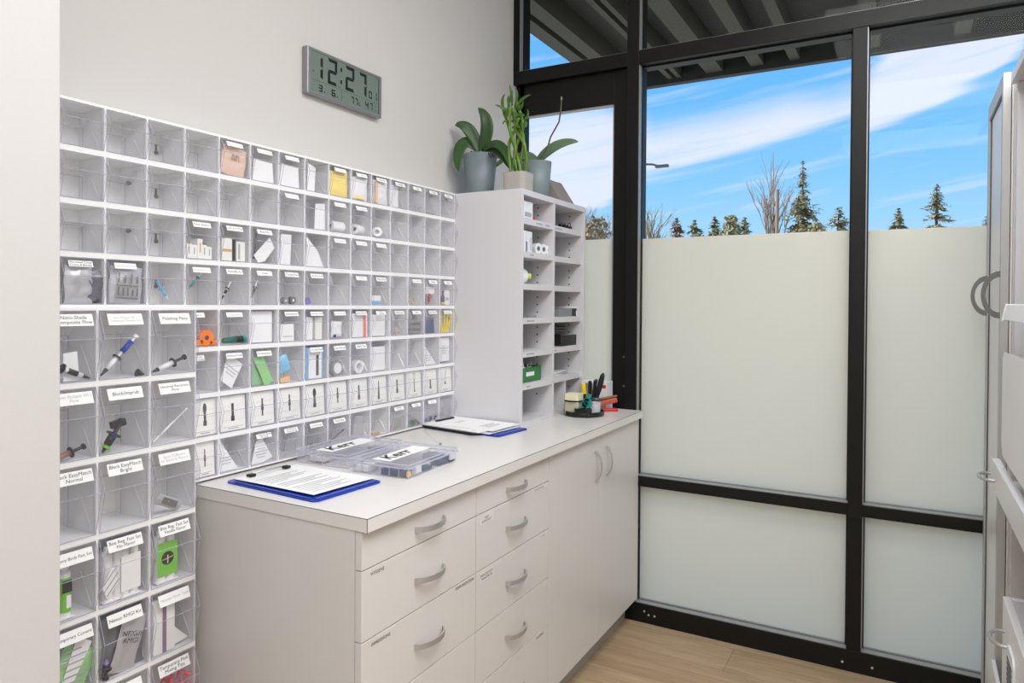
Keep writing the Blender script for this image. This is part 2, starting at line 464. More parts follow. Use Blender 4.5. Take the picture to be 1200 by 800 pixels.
# glazed door beyond the counter
dr = tag(empty('door_1', (0, YW + .03, 0)), 'black framed glazed door beyond the worktop', 'door', kind='structure')
dpt = (YW + .03, YW + .08)
X0d, X1d, Z1d = XWL + .02, .394, 2.246
d = MB(); d.box(XWL, X0d + .025, *dpt, 0, TZ0).box(X1d, MA0, *dpt, 0, TZ0).box(X0d, X1d, *dpt, Z1d, TZ0).box(X0d, X1d, *dpt, 0, .25)
d.xf(T(0, -YW - .03, 0)); d.build('door_frame', BLACKF, dr, bevel=.0015)
g = MB().quad((X0d, .030, .25), (X1d, .030, .25), (X1d, .030, Z1d), (X0d, .030, Z1d)); g.build('glass_pane', GLASS, dr)
MB().box(X0d, X1d, .026, .028, .25, 1.655).build('frosted_film', FROST, dr)
b = MB(); b.box(X1d - .006, X1d, .004, .024, .25, Z1d).box(X0d, X1d, .004, .024, Z1d - .006, Z1d); b.build('glazing_bead', BEAD, dr)
s_ = MB()
for u, v in ((731, 418), (731, 452)):
    q = at(u, v, 1, YW + .029); s_.lathe([(.004, 0), (.002, .003)], (0, 0, 0), 8).v[-16:]
    for i in range(16): s_.v[-16 + i] = tuple(T(q.x, -.001, q.z) @ RX(math.pi / 2) @ Vector(s_.v[-16 + i]))
s_.build('screw_head', STEEL, dr)

# ================================================================== OUTSIDE
GRASS = mat('pale_concrete_ground', (214, 200, 178), .9, var=.1, vscale=3)
struct('ground', MB().box(-60, 60, YW + .12, 90, -.12, -.02), GRASS, 'pale paved ground outside', 'ground')
DECK = mat('dark_canopy_deck', (48, 47, 40), .7, bump=.05, var=.12, vscale=2)
BEAM = mat('olive_canopy_beam', (72, 68, 55), .7, bump=.05, var=.08, vscale=3)
can = tag(empty('canopy', (1.1, YW + .12, 2.9)), 'dark canopy with olive beams outside above the windows', 'canopy')
cv = MB(); cv.box(-.39, 3.6, YW + .12, 4.85, 3.06, 3.12); cv.xf(T(-1.1, -YW - .12, -2.9)); cv.build('deck', DECK, can)
for x0, x1 in ((-.39, -.30), (-.26, -.17), (.066, .10), (.13, .16), (.33, .44), (.62, .70), (.86, .92), (1.29, 1.372), (1.75, 1.83), (2.3, 2.38)):
    MB().box(x0 - 1.1, x1 - 1.1, 0.0, 4.79 - YW - .12, .03, .16).build('beam', BEAM, can)
MB().box(-.39 - 1.1, 3.6 - 1.1, 4.79 - YW - .12, 4.85 - YW - .12, -.0, .22).build('fascia', DECK, can)
# lamp post (arm crosses the sky beside the upright)
lp = at(742, 198, 1, 14.0)
l = tag(empty('street_lamp', (lp.x, 14, 0)), 'thin grey street lamp whose arm reaches across the sky', 'street lamp')
MB().tube([(0, 0, -.02), (0, 0, lp.z + .12)], .045, 8).build('pole', DGREY, l)
a2 = at(783, 198.5, 1, 14.0)
MB().tube([(0, 0, lp.z + .10), ((a2.x - lp.x) * .55, 0, lp.z + .06), (a2.x - lp.x - .22, 0, lp.z + .02)], .022, 6).build('arm', DGREY, l)
MB().box(a2.x - lp.x - .26, a2.x - lp.x, -.05, .05, lp.z - .02, lp.z + .03).build('lamp_head', DGREY, l)

BARK = mat('tree_bark', (112, 96, 82), .9, bump=.2, bscale=20)
TWIG = mat('bare_twigs', (150, 128, 108), .9, bump=.1)
NEED = mat('conifer_needles', (150, 142, 104), .85, var=.35, vscale=4)
NEEDB = mat('brown_conifer_needles', (160, 128, 92), .85, var=.3, vscale=4)
LEAFB = mat('brown_foliage', (150, 128, 92), .9, var=.3, vscale=4)
def conifer(u, v, half, label, m=NEED, dist=34.0, sparse=0.0, droop=.35, name='conifer_tree', ragged=.25, seed=1):
    rnd = random.Random(seed)
    top = at(u, v, 1, dist); base = at(u, 272, 1, dist)
    w = abs(at(u + half, 272, 1, dist).x - base.x)
    Hv = top.z - base.z                      # height above the frosted edge
    o = tag(empty(name, (top.x, dist, -.02)), label, 'tree', group='trees beyond the windows')
    H = top.z + .02
    MB().tube([(0, 0, 0), (0, 0, H * .6), (0, 0, H - .1)], [.16, .1, .02], 6).build('trunk', BARK, o)
    n = MB(); z = H - .12; k = 0
    while z > max(H - Hv * 1.5, .6):
        f = (H - z) / Hv
        if sparse and rnd.random() < sparse: z -= .12 + .1 * f; continue
        R = w * min(1.3, f * 1.15 + .05) * (1 + rnd.uniform(-ragged, ragged))
        nb = 6 + int(5 * min(f, 1))
        for j in range(nb):
            a = rnd.uniform(0, 6.283); L = R * rnd.uniform(.65, 1.1)
            dx, dy = math.cos(a), math.sin(a)
            tip = Vector((dx * L, dy * L, z - L * droop + rnd.uniform(-.05, .05)))
            st = Vector((0, 0, z))
            ns = max(3, int(L / .14))
            for q in range(ns):
                t = (q + .6) / ns
                c = st.lerp(tip, t); s = min(1, .4 + f) * (.25 - .10 * t) * (1 + rnd.uniform(-.3, .3)) * (.7 + .5 * min(1, L))
                for _ in range(2):
                    e = Vector((rnd.uniform(-1, 1), rnd.uniform(-1, 1), rnd.uniform(-.9, .4))).normalized() * s
                    g_ = Vector((-dy, dx, rnd.uniform(-.3, .3))) * s * .5
                    n.quad(c - g_, c + g_, c + e + Vector((dx, dy, -.2)) * s * .7)
        z -= .11 + .08 * min(1, f)
    n.build('foliage', m, o)
    return o
def bare(u, v, half, label, dist=34.0, n0=6, m=TWIG, thick=.05, seed=3, upright=.75, levels=4, fine=1.0):
    rnd = random.Random(seed)
    top = at(u, v, 1, dist); w = abs(at(u + half, v, 1, dist).x - top.x)
    o = tag(empty('bare_tree', (top.x, dist, -.02)), label, 'tree', group='trees beyond the windows')
    H = top.z + .02
    tr = MB(); tr.tube([(0, 0, 0), (.03, 0, H * .45)], [thick * 2.2, thick * 1.4], 6); tr.build('trunk', BARK, o)
    br = MB()
    def grow(p, d, L, r, lv):
        q = p + d * L * .5 + Vector((rnd.uniform(-.06, .06), rnd.uniform(-.06, .06), .03)) * L
        e = p + d * L
        br.tube([p, q, e], [r, r * .8, r * .5], 4, cap=False)
        if lv <= 0: return
        for _ in range(rnd.choice((2, 3, 3))):
            nd = (d + Vector((rnd.uniform(-1, 1) * (1.15 - upright), rnd.uniform(-1, 1) * (1.15 - upright), rnd.uniform(0, .5)))).normalized()
            grow(p.lerp(e, rnd.uniform(.45, 1)), nd, L * rnd.uniform(.55, .8), r * .6, lv - 1)
    for i in range(n0):
        a = 6.283 * i / n0 + rnd.random()
        sp = w / (H * .55)
        d_ = Vector((math.cos(a) * sp * rnd.uniform(.3, 1), math.sin(a) * sp * rnd.uniform(.3, 1), 1)).normalized()
        grow(Vector((0, 0, H * rnd.uniform(.25, .45))), d_, H * rnd.uniform(.2, .28), thick, levels)
    # one leader to the top
    if upright > .6: br.tube([(0, 0, H * .4), (.05, 0, H * .7), (0, 0, H)], [thick, thick * .6, thick * .2], 4)
    br.build('branches', m, o)
    return o
def bush(u, v, half, label, m, dist=32.0, seed=5, cnt=900):
    rnd = random.Random(seed)
    top = at(u, v, 1, dist); w = abs(at(u + half, v, 1, dist).x - top.x)
    o = tag(empty('leafy_tree', (top.x, dist, -.02)), label, 'tree', group='trees beyond the windows')
    H = top.z
    MB().tube([(0, 0, 0), (0, 0, H * .8)], [.14, .05], 6).build('trunk', BARK, o)
    f = MB()
    for _ in range(cnt):
        a, t = rnd.uniform(0, 6.283), rnd.random() ** .6
        zz = H - (H * .5) * rnd.random()
        k = math.sqrt(max(0, 1 - ((zz - H * .72) / (H * .285)) ** 2))
        c = Vector((math.cos(a) * w * t * k, math.sin(a) * w * t * k, zz))
        s = .13 * rnd.uniform(.6, 1.3)
        e1 = Vector((rnd.uniform(-1, 1), rnd.uniform(-1, 1), rnd.uniform(-1, 1))).normalized() * s
        e2 = Vector((rnd.uniform(-1, 1), rnd.uniform(-1, 1), rnd.uniform(-1, 1))).normalized() * s
        f.quad(c, c + e1, c + e1 + e2, c + e2)
    f.build('foliage', m, o)
conifer(793, 253, 8, 'small brown conifer, first right of the wide black upright', NEEDB, seed=11)
conifer(814, 255, 9, 'small dark conifer just left of the paired treetops', seed=12)
conifer(838, 251, 8, 'slim conifer left of the rounded green tree', seed=13)
bush(857, 253, 14, 'rounded dense green tree among small conifers', NEED, seed=14)
conifer(873, 252, 7, 'slim conifer right of the rounded green tree', seed=15)
bare(906, 178, 24, 'tall leafless tree with thin upright branches', seed=21, n0=7, thick=.045, levels=3)
conifer(941, 186, 27, 'tallest sparse drooping conifer in the middle window', sparse=.30, droop=.55, seed=16, ragged=.45, dist=41)
conifer(983, 240, 22, 'dark conifer beside the slim upright', seed=17, sparse=.2)
bush(957, 262, 20, 'low dark tree under the tallest conifer', NEED, seed=18, cnt=500)
conifer(1053, 241, 14, 'smaller conifer left in the right window', seed=19, sparse=.15)
conifer(1098, 213, 25, 'larger conifer in the right window', seed=20, sparse=.15, ragged=.35, dist=38.0)
conifer(1158, 250, 12, 'conifer half hidden by the right cabinet', seed=22)
bare(692, 228, 22, 'leafless reddish tree seen through the glazed door', m=TWIG, seed=23, n0=16, thick=.05, levels=4, upright=.3)
bush(700, 256, 22, 'brown hedge-like tree seen through the glazed door', LEAFB, seed=24, cnt=700, dist=28.0)
bare(764, 236, 16, 'leafless brown tree beside the wide black upright', m=LEAFB, seed=25, dist=38.0, n0=9, thick=.06, levels=3, upright=.5)
pp = at(911, 222, 1, 27.0)
tag(MB().tube([(pp.x, 27, -.02), (pp.x, 27, pp.z)], [.07, .06], 8).build('wooden_post', TWIG), 'pale bare wooden post between the leafless tree and conifer', 'post')

# ================================================================== COUNTER AND CABINETS
XF = .548; YL = 1.127; XD = .530
wt = empty('worktop', (0, YL, .88)); tag(wt, 'long white laminate worktop over drawers and cupboards', 'worktop')
w_ = MB().box(XWL, XF, 0, 2.885 - YL, 0, .030); w_.build('slab', LAMT, wt, bevel=.0008)
e_ = MB(); t_ = .0009
e_.box(XWL, XF + .0003, -.0003, t_, .0292, .0303); e_.box(XF - t_, XF + .0003, 0, 2.885 - YL, .0292, .0303)
e_.box(XF - .0006, XF + .0005, -.0005, .0006, 0, .030)
e_.build('edge_line', SEAM, wt)

def bow_handle(parent, c, length, axis, m=STEEL, depth=.028, width=.013, nseg=14, name='handle', thick=.0035):
    """flat strap bow handle; bulges to +x; axis 'y' or 'z'"""
    mb = MB(); pts = []
    for i in range(nseg + 1):
        t = i / nseg; s = (t - .5) * length
        pts.append((depth * (1 - (2 * t - 1) ** 4 * .0 - (2 * t - 1) ** 2) ** .6 if 0 < t < 1 else 0, s))
    inner = [(max(p[0] - thick, 0), p[1] * (1 - thick / length * 2)) for p in pts]
    out = pts + inner[::-1]
    for i in range(nseg):
        A, B, C, D = pts[i], pts[i + 1], inner[i + 1], inner[i]
        q = MB().prism([A, B, C, D], -width / 2, width / 2, ax=2)
        mb.add(q)
    if axis == 'z': mb.xf(RX(math.pi / 2))
    mb.xf(T(*c))
    return mb.build(name, m, parent, smooth=False)

CLAB = mat('faint_label_tape', (224, 222, 219), .5, bump=.02)
def label_text(parent, s, y, z, size, m=INK, card=None, x=.0006, name='lettering'):
    if card:
        cw, ch = card
        cd = MB().box(0, .0005, y - cw / 2, y + cw / 2, z - ch / 2, z + ch / 2)
        cd.xf(T(x, 0, 0)); c = cd.build('label_card', CLAB, parent); parent = c; x += .0007
    tm = text_mb(s, size); tm.xf(T(x, y, z) @ FACEX); tm.build(name, m, parent)

def drawer_unit(y0, y1, seams, handle_y, hz, texts, label, side):
    o = tag(empty('drawer_cabinet', (0, y0, 0)), label, 'cabinet')
    W = y1 - y0
    b = MB(); b.box(XWL + .002, XD - .019, .0005, W - .0005, .10, .8798)
    b.build('carcass', LAM, o)
    MB().box(XWL + .002, .475, .002, W - .002, 0, .10).build('toe_kick', GREYM, o)
    for i in range(len(seams) - 1):
        zt, zb = seams[i], seams[i + 1]
        d = MB().box(XD - .0175, XD, .0012, W - .0012, zb + .0012, zt - .0012)
        dr_ = d.build('drawer', LAM, o, bevel=.0006)
        bow_handle(dr_, (XD, handle_y - y0, hz[i]), .118, 'y')
        for (s, y, z, sz, card) in texts.get(i, []):
            label_text(dr_, s, y - y0, z, sz, card=card, x=XD + .0004)
    return o
SE = [.8795, .795, .642, .483, .330, .102]
drawer_unit(1.1296, 1.5827, SE, 1.372, [.832, .7125, .5575, .405, .215],
            {1: [('HYGIENE', 1.182, .780, .011, None)], 2: [('TEMPORIZATION', 1.528, .632, .011, None), ('IMPRESSIONS', 1.194, .626, .011, None)]},
            'white five-drawer cabinet at the near end of the worktop', True)
drawer_unit(1.5827, 2.0215, SE, 1.800, [.829, .717, .559, .401, .215],
            {1: [('PREP\nBURS/LIGHT', 1.635, .775, .009, (.075, .024)), ('BITE REGISTRATION', 1.95, .786, .007, (.10, .009))],
             2: [('ENDODONTIC\nHANDPIECES', 1.638, .620, .010, (.075, .026)), ('COTTON', 1.975, .630, .007, (.06, .010))],
             4: [('POLISHING', 1.965, .318, .010, None)]},
            'white five-drawer cabinet between the near drawers and the cupboard', False)
cb = tag(empty('cupboard', (0, 2.0215, 0)), 'white two-door cupboard at the window end of the worktop', 'cupboard')
MB().box(XWL + .002, XD - .019, .0005, .8640, .10, .8798).build('carcass', LAM, cb)
MB().box(XWL + .002, .475, .002, .863, 0, .10).build('toe_kick', GREYM, cb)
for k, (a, b_, hy) in enumerate(((2.0215, 2.4502, 2.409), (2.4502, 2.8855, 2.515))):
    d = MB().box(XD - .0175, XD, a - 2.0215 + .001, b_ - 2.0215 - .001, .101, .8795).build('door', LAM, cb, bevel=.0006)
    bow_handle(d, (XD, hy - 2.0215, .765), .115, 'z', depth=.026, width=.010)

# ---- pigeonhole shelf on the worktop
PY0, PY1, PX = 2.2565, 2.842, .295
PZ0, PZ1 = .9102, 1.786
ps = tag(empty('pigeonhole_shelf', (0, PY0, PZ0)), 'tall white pigeonhole shelf standing on the worktop under the plants', 'shelf unit')
PW = PY1 - PY0; PH = PZ1 - PZ0
tk = .016
YM = 2.530 - PY0
MB().box(XWL + .001, PX, 0, tk, 0, PH).build('side_panel', CARC, ps, bevel=.0006)
MB().box(XWL + .001, PX, PW - tk, PW, 0, PH).build('side_panel', CARC, ps, bevel=.0006)
MB().box(XWL + .001, PX - .001, YM - tk / 2, YM + tk / 2, 0, PH - .02).build('divider', CARC, ps)
MB().box(XWL + .001, PX, tk, PW - tk, PH - .021, PH).build('top_panel', CARC, ps)
MB().box(XWL + .001, XWL + .008, tk, PW - tk, .0, PH - .021).build('back_panel', CARC, ps)
LZ = [1.670, 1.5465, 1.4265, 1.299, 1.1745, 1.0535]
for lz in LZ:
    for a, b_, x1 in ((tk, YM - tk / 2, PX - .002), (YM + tk / 2, PW - tk, PX - .012)):
        s = MB().box(XWL + .008, x1, a, b_, lz - PZ0 - .011, lz - PZ0 + .011).build('shelf', CARC, ps)
        s2 = MB()
MB().box(XWL + .008, PX - .002, tk, YM - tk / 2, .0, .014).build('shelf', CARC, ps)
MB().box(.05, PX - .02, .42, .436, 0, 1.0425 - PZ0).build('divider', CARC, ps)
ph = MB()
zz = 1.0
while zz < 1.76:
    if all(abs(zz - q) > .016 for q in LZ):
        for yy in (YM - tk / 2 - .0004, PW - tk - .0004):
            ph.lathe([(.0036, 0), (.0036, .0003)], (0, 0, 0), 8)
            for i in range(16): ph.v[-16 + i] = tuple(T(.225, yy, zz - PZ0) @ RX(math.pi / 2) @ Vector(ph.v[-16 + i]))
    zz += .030
ph.build('pin_holes', SEAM, ps)
sl = MB()
for (i, a, b_) in ((0, .12, .17), (0, .20, .235), (1, .07, .10), (3, .05, .11), (4, .05, .11), (5, .05, .08)):
    sl.box(PX - .0019, PX - .0014, a, b_, LZ[i] - PZ0 - .003, LZ[i] - PZ0 + .003)
for (i, a, b_) in ((0, .29, .37), (4, .29, .33)):
    sl.box(PX - .0119, PX - .0114, a, b_, LZ[i] - PZ0 - .003, LZ[i] - PZ0 + .003)
sl.build('shelf_label', GINK, ps)

# ================================================================== TIP-OUT BINS
ORD = ['first', 'second', 'third', 'fourth', 'fifth', 'sixth', 'seventh', 'eighth', 'ninth', 'tenth', 'eleventh', 'twelfth', 'thirteenth', 'fourteenth', 'fifteenth']
CW = .0970; C0 = .900 - CW
UZ = [1.787, 1.6816, 1.5716, 1.4606, 1.3484, 1.2439, 1.1282, 1.0189, .9160]
LZB = [1.3484, 1.1870, 1.0250, .8600, .6980, .5359, .3740]
LWD = .1185; L0 = .8661 - LWD; XLB = .030
HS = .0062; HD = .0028

def rack(y0, n, cw, z0, z1, x0, label, drop_left=0.0, group=None):
    o = tag(empty('bin_rack', (x0, y0, z0)), label, 'bin rack', group)
    W = n * cw; H = z1 - z0; D = x0 - XWL - .0005
    m = MB()
    m.box(-D, 0, 0, W, 0, HS).box(-D, 0, 0, W, H - HS, H).box(-D, -D + .003, 0, W, HS, H - HS)
    for i in range(n + 1):
        a = max(0, i * cw - HD); b = min(W, i * cw + HD)
        m.box(-D, 0, a, b, HS, H - HS)
    m.build('housing', RACK, o, bevel=.0005)
    return o

def make_bin(name, w, h, pk, depth):
    """clear tip-out bin, opening w x h, origin at the lower left front corner of the opening"""
    root = empty(name)
    g = .0008; zk = h * .60
    e = .0011
    fp = MB()
    P = [(.0012, h - g), (pk, zk), (.0015, g)]
    for (xa, za), (xb, zb) in ((P[0], P[1]), (P[1], P[2])):
        fp.quad((xa, g, za), (xa, w - g, za), (xb, w - g, zb), (xb, g, zb), mi=0)
    # side cheeks of the front, following the profile
    for y in (g, w - g):
        fp.quad(*[(x, y, z) for x, z in P], (-.0005, y, g), (-.0005, y, h - g), mi=0)
    def rod(a, b, r=.0007, mi=1): fp.tube([a, b], r, 4, mi=mi, cap=False)
    rod((P[1][0], g, zk), (P[1][0], w - g, zk), .0008)
    rod((P[2][0], g, g), (P[2][0], w - g, g)); rod((P[0][0], g, h - g), (P[0][0], w - g, h - g))
    for y in (g, w - g):
        rod((P[0][0], y, h - g), (P[1][0], y, zk), .0008); rod((P[1][0], y, zk), (P[2][0], y, g), .0007)
    fp.build('front_panel', [PLAST, PEDGE], root)
    bd = MB(); xb = -depth * .82
    for y in (g + .001, w - g - .001):
        bd.quad((-.003, y, g), (-.003, y, h * .9), (-depth * .5, y, h * .9), (xb, y, h * .62), (xb, y, g), mi=0)
        s = 1 if y < w / 2 else -1
        bd.tube([(-.004, y, h - .004), (-.004, y, g + .002)], .0009, 4, mi=1, cap=False)
        bd.tube([(-depth * .42, y + s * .0005, h * .50), (-.012, y + s * .0005, h * .06)], .0012, 4, mi=2, cap=False)
    bd.quad((-.001, g, .0015), (-.001, w - g, .0015), (xb, w - g, .0015), (xb, g, .0015), mi=0)
    bd.tube([(xb, w - g - .0015, .002), (xb, w - g - .0015, h * .62)], .0008, 4, mi=1, cap=False)
    bd.tube([(xb, g, h * .62), (xb, w - g, h * .62)], .0007, 4, mi=1, cap=False)
    bd.tube([(.0005, g, .0015), (.0005, w - g, .0015)], .0006, 4, mi=1, cap=False)
    bd.build('bin_body', [PLAST, PEDGE, PHIGH], root)
    return root

UW = CW - 2 * HD; UPK = .016; UH = .1095 - 2 * HS
small0 = make_bin('tip_out_bin', UW, 1.0 * UH, UPK, .095)
LW_ = LWD - 2 * HD; LPK = .022; LHH = .1621 - 2 * HS
big0 = make_bin('tip_out_bin', LW_, LHH, LPK, .125)
used = {'s': False, 'b': False}; PROTO = {}

def cell_u(r, c): return dict(y=C0 + c * CW + HD, z=UZ[r + 1] + HS, w=UW, h=UZ[r] - UZ[r + 1] - 2 * HS, x=0.0, d=.095, pk=UPK, H0=UH)
def cell_l(r, c): return dict(y=L0 + c * LWD + HD, z=LZB[r + 1] + HS, w=LW_, h=LZB[r] - LZB[r + 1] - 2 * HS, x=XLB, d=.125, pk=LPK, H0=LHH)

def put_bin(cell, kind, label, text=None, card=None, tsize=None, group=None, blank=False):
    pr = small0 if kind == 's' else big0
    if not used[kind]:
        o = pr; used[kind] = True
        PROTO[kind] = list(pr.children)
    else:
        o = pr.copy(); COL.objects.link(o)
        for ch in PROTO[kind]:
            q = ch.copy(); COL.objects.link(q); q.parent = o
    o.location = (cell['x'], cell['y'], cell['z']); o.scale = (1, 1, cell['h'] / cell['H0'])
    tag(o, label, 'storage bin', group)
    if text is not None or card:
        h, w, pk = cell['H0'], cell['w'], cell['pk']
        cw, chh, fy, fz = card or (.048, .013, .5, .86)
        # the card lies on the upper slope of the front
        ang = math.atan2(pk, h * .40)
        zc = h * fz; xc = (h - zc) / (h * .4) * pk + .0022
        M = T(xc, w * fy, zc) @ RY(-ang)
        k = 1.0
        c = MB().box(-.0003, .0003, -cw / 2, cw / 2, -chh / 2, chh / 2).xf(M).build('label_card', PAPER, o)
        if text:
            sz = tsize or chh * .62
            tm = text_mb(text, sz, .12)
            wid = max(v[0] for v in tm.v) - min(v[0] for v in tm.v)
            hgt = max(v[1] for v in tm.v) - min(v[1] for v in tm.v)
            k = min(1, (cw * .92) / max(wid, 1e-6), (chh * .86) / max(hgt, 1e-6))
            tm.xf(M @ T(.0006, 0, 0) @ FACEX @ Matrix.Scale(k, 4))
            tm.build('lettering', GINK if blank else INK, c)
    return o

# ------------------------------------------------ things that lie in the bins
def P_(c, fx, fy, fz):
    """point in a cell: fx 0 front..1 back, fy across, fz up"""
    return Vector((c['x'] - .002 - fx * (c['d'] * .32), c['y'] + .003 + fy * (c['w'] - .006), c['z'] + .0025 + fz * (c['h'] - .004)))
def pouch_mb(w, h, t, seed=0, n=9):
    """crumpled pillow pouch standing in the y-z plane, origin at its lower middle"""
    rnd = random.Random(seed); m = MB()
    F = [[0] * (n + 1) for _ in range(n + 1)]
    pts = {}
    for s in (1, -1):
        for i in range(n + 1):
            for j in range(n + 1):
                a, b = i / n, j / n
                e = (1 - (2 * a - 1) ** 4) * (1 - (2 * b - 1) ** 4)
                x = s * (t * .5 * e * (1 + rnd.uniform(-.6, .6)) + .0003) + .0015 * math.sin(a * 5 + seed)
                pts[s, i, j] = (x, (a - .5) * w * (1 + .04 * math.sin(b * 9 + seed)), b * h * (1 + .03 * math.sin(a * 7 + seed)))
    k0 = {}
    for key, p in pts.items(): k0[key] = len(m.v); m.v.append(p)
    for s in (1, -1):
        for i in range(n):
            for j in range(n):
                q = [k0[s, i, j], k0[s, i + 1, j], k0[s, i + 1, j + 1], k0[s, i, j + 1]]
                m.f.append(tuple(q if s > 0 else q[::-1])); m.m.append(0)
    return m
def pouch(c, label, m=PEACH, w=.8, h=.7, fy=.5, fx=.25, rz=0, tilt=0, t=.010, seed=1, print_=None, name='packet', cat='packet', pm=INK, pt=None, fz=0):
    p = P_(c, fx, fy, fz)
    o = tag(empty(name, p), label, cat)
    Mx = RX(math.radians(tilt)) @ RZ(math.radians(rz))
    W, H = c['w'] * w, c['h'] * h
    pouch_mb(W, H, t, seed).xf(Mx).build('wrapper', m, o, smooth=True)
    if pt:
        tm = text_mb(pt, H * .13); tm.xf(Mx @ T(t * .9, 0, H * .62) @ FACEX).build('print', pm, o)
    if print_:
        b = MB()
        for (a0, a1, b0, b1) in print_: b.box(t * .85, t * .85 + .0005, (a0 - .5) * W, (a1 - .5) * W, b0 * H, b1 * H)
        b.xf(Mx).build('print', pm, o)
    return o
def card(c, label, shape=0, name='picture_card', w=.86, h=.93, fx=.10, fy=.5, cap=True, m=CREAM, tilt=0, dark=INK):
    p = P_(c, fx, fy, 0)
    o = tag(empty(name, p), label, 'card')
    W, H = c['w'] * w, c['h'] * h
    R = RX(math.radians(tilt)) @ RY(math.radians(-3))
    b = MB().box(-.0006, 0, -W / 2, W / 2, 0, H)
    b.xf(R).build('sheet', m, o)
    x = .0002
    s = MB()
    def bar(y0, y1, z0, z1): s.box(x, x + .0003, y0 * W * 1.5, y1 * W * 1.5, z0 * H, z1 * H)
    if shape == 0: bar(-.03, .03, .30, .78); bar(-.045, .045, .27, .42)
    elif shape == 1: bar(-.02, .02, .28, .80); bar(-.035, .035, .45, .62)
    elif shape == 2:
        s.prism([(math.cos(t) * .085 * W, (.74 + math.sin(t) * .15) * H) for t in [k * .5236 for k in range(12)]], x, x + .0003, ax=0)
        bar(-.035, .035, .34, .62); bar(-.05, .05, .26, .40)
    elif shape == 3: s.prism([(-.07 * W, .16 * H), (.05 * W, .16 * H), (.03 * W, .84 * H), (-.01 * W, .84 * H)], x, x + .0003, ax=0)
    elif shape == 4:
        bar(-.02, .02, .24, .70); bar(-.05, -.035, .70, .92); bar(.035, .05, .70, .92); bar(-.05, .05, .9, .93); bar(-.04, .04, .2, .26)
    elif shape == 5: bar(-.05, .05, .22, .30); bar(-.035, .035, .30, .60)
    elif shape == 6:
        s.tube([(x, -.02 * W, .36 * H), (x, .0, .6 * H), (x, .06 * W, .88 * H)], .0008, 4); bar(-.06, .02, .30, .40)
    s.xf(R).build('printed_instrument', dark, o)
    if cap:
        l = MB(); l.box(x, x + .0003, -.40 * W, .40 * W, .10 * H, .112 * H); l.box(x, x + .0003, -.2 * W, .2 * W, .05 * H, .075 * H)
        for k in range(3): l.box(x, x + .0002, -.45 * W, .45 * W, (.3 + .2 * k) * H, (.304 + .2 * k) * H)
        l.xf(R).build('caption', GINK, o)
    return o
def sheet(c, label, pts, m=PAPER, fx=.15, name='paper_slip', lines=0, cat='paper', th=.0012):
    """flat paper or film with outline pts given as cell fractions"""
    p = P_(c, fx, 0, 0); W, H = c['w'] - .006, c['h'] - .004
    o = tag(empty(name, p), label, cat)
    MB().prism([(a * W, b * H) for a, b in pts], -th, 0, ax=0).build('sheet', m, o)
    if lines:
        cy = sum(q[0] for q in pts) / len(pts); cz = sum(q[1] for q in pts) / len(pts)
        d = Vector((pts[1][0] - pts[0][0], pts[1][1] - pts[0][1])).normalized(); n2 = Vector((-d.y, d.x))
        s = MB()
        for k in range(lines):
            off = (k - (lines - 1) / 2) * .09
            L = .16 + .05 * ((k * 7) % 3)
            a = Vector((cy, cz)) + n2 * off - d * L; b = Vector((cy, cz)) + n2 * off + d * L
            w2 = n2 * .012
            s.prism([((q.x) * W, (q.y) * H) for q in (a - w2, b - w2, b + w2, a + w2)], .0002, .0005, ax=0)
        s.build('print', GINK, o)
    return o
def carton(c, label, m=PAPER, w=.3, h=.5, d=.25, fy=.5, fx=.2, rx=0, stripe=None, name='small_box', cat='box', fz=0, ry=0):
    p = P_(c, fx, fy, fz); W, H, D = c['w'] * w, c['h'] * h, c['d'] * d
    o = tag(empty(name, p), label, cat)
    R = RX(math.radians(rx)) @ RY(math.radians(ry))
    MB().box(-D, 0, -W / 2, W / 2, 0, H).xf(R).build('carton', m, o, bevel=.0006)
    if stripe:
        sm, a0, a1, b0, b1 = stripe
        MB().box(.0001, .0006, (a0 - .5) * W, (a1 - .5) * W, b0 * H, b1 * H).xf(R).build('print', sm, o)
    return o
def syringe(c, label, a, b, barrel=WHITEP, plunger=BLACK, tip=BLACK, band=None, r=.0045, flange=BLACK, fx=.2, name='syringe', clearb=False, mid=(.22, .62)):
    """from tip a to plunger end b (cell fractions fy, fz)"""
    A = P_(c, fx, a[0], a[1]); B = P_(c, fx, b[0], b[1])
    o = tag(empty(name, A), label, 'syringe')
    V = B - A; t0, t1 = mid
    Z = Vector((0, 0, 0))
    MB().tube([Z, V * (t0 * .5), V * t0], [r * .25, r * .55, r * .9], 10).build('tip', tip, o, smooth=True)
    MB().tube([V * t0, V * t1], r, 12).build('barrel', barrel, o, smooth=True)
    if band: MB().tube([V * (t0 + .25 * (t1 - t0)), V * (t0 + .75 * (t1 - t0))], r * 1.06, 12).build('band', band, o, smooth=True)
    n = V.normalized()
    MB().tube([V * t1 - n * .0012, V * t1 + n * .0012], r * 1.9, 12).build('flange', flange, o)
    MB().tube([V * t1, V * .94], r * .55, 8).tube([V * .94, V], r * 1.05, 10).build('plunger', plunger, o)
    return o
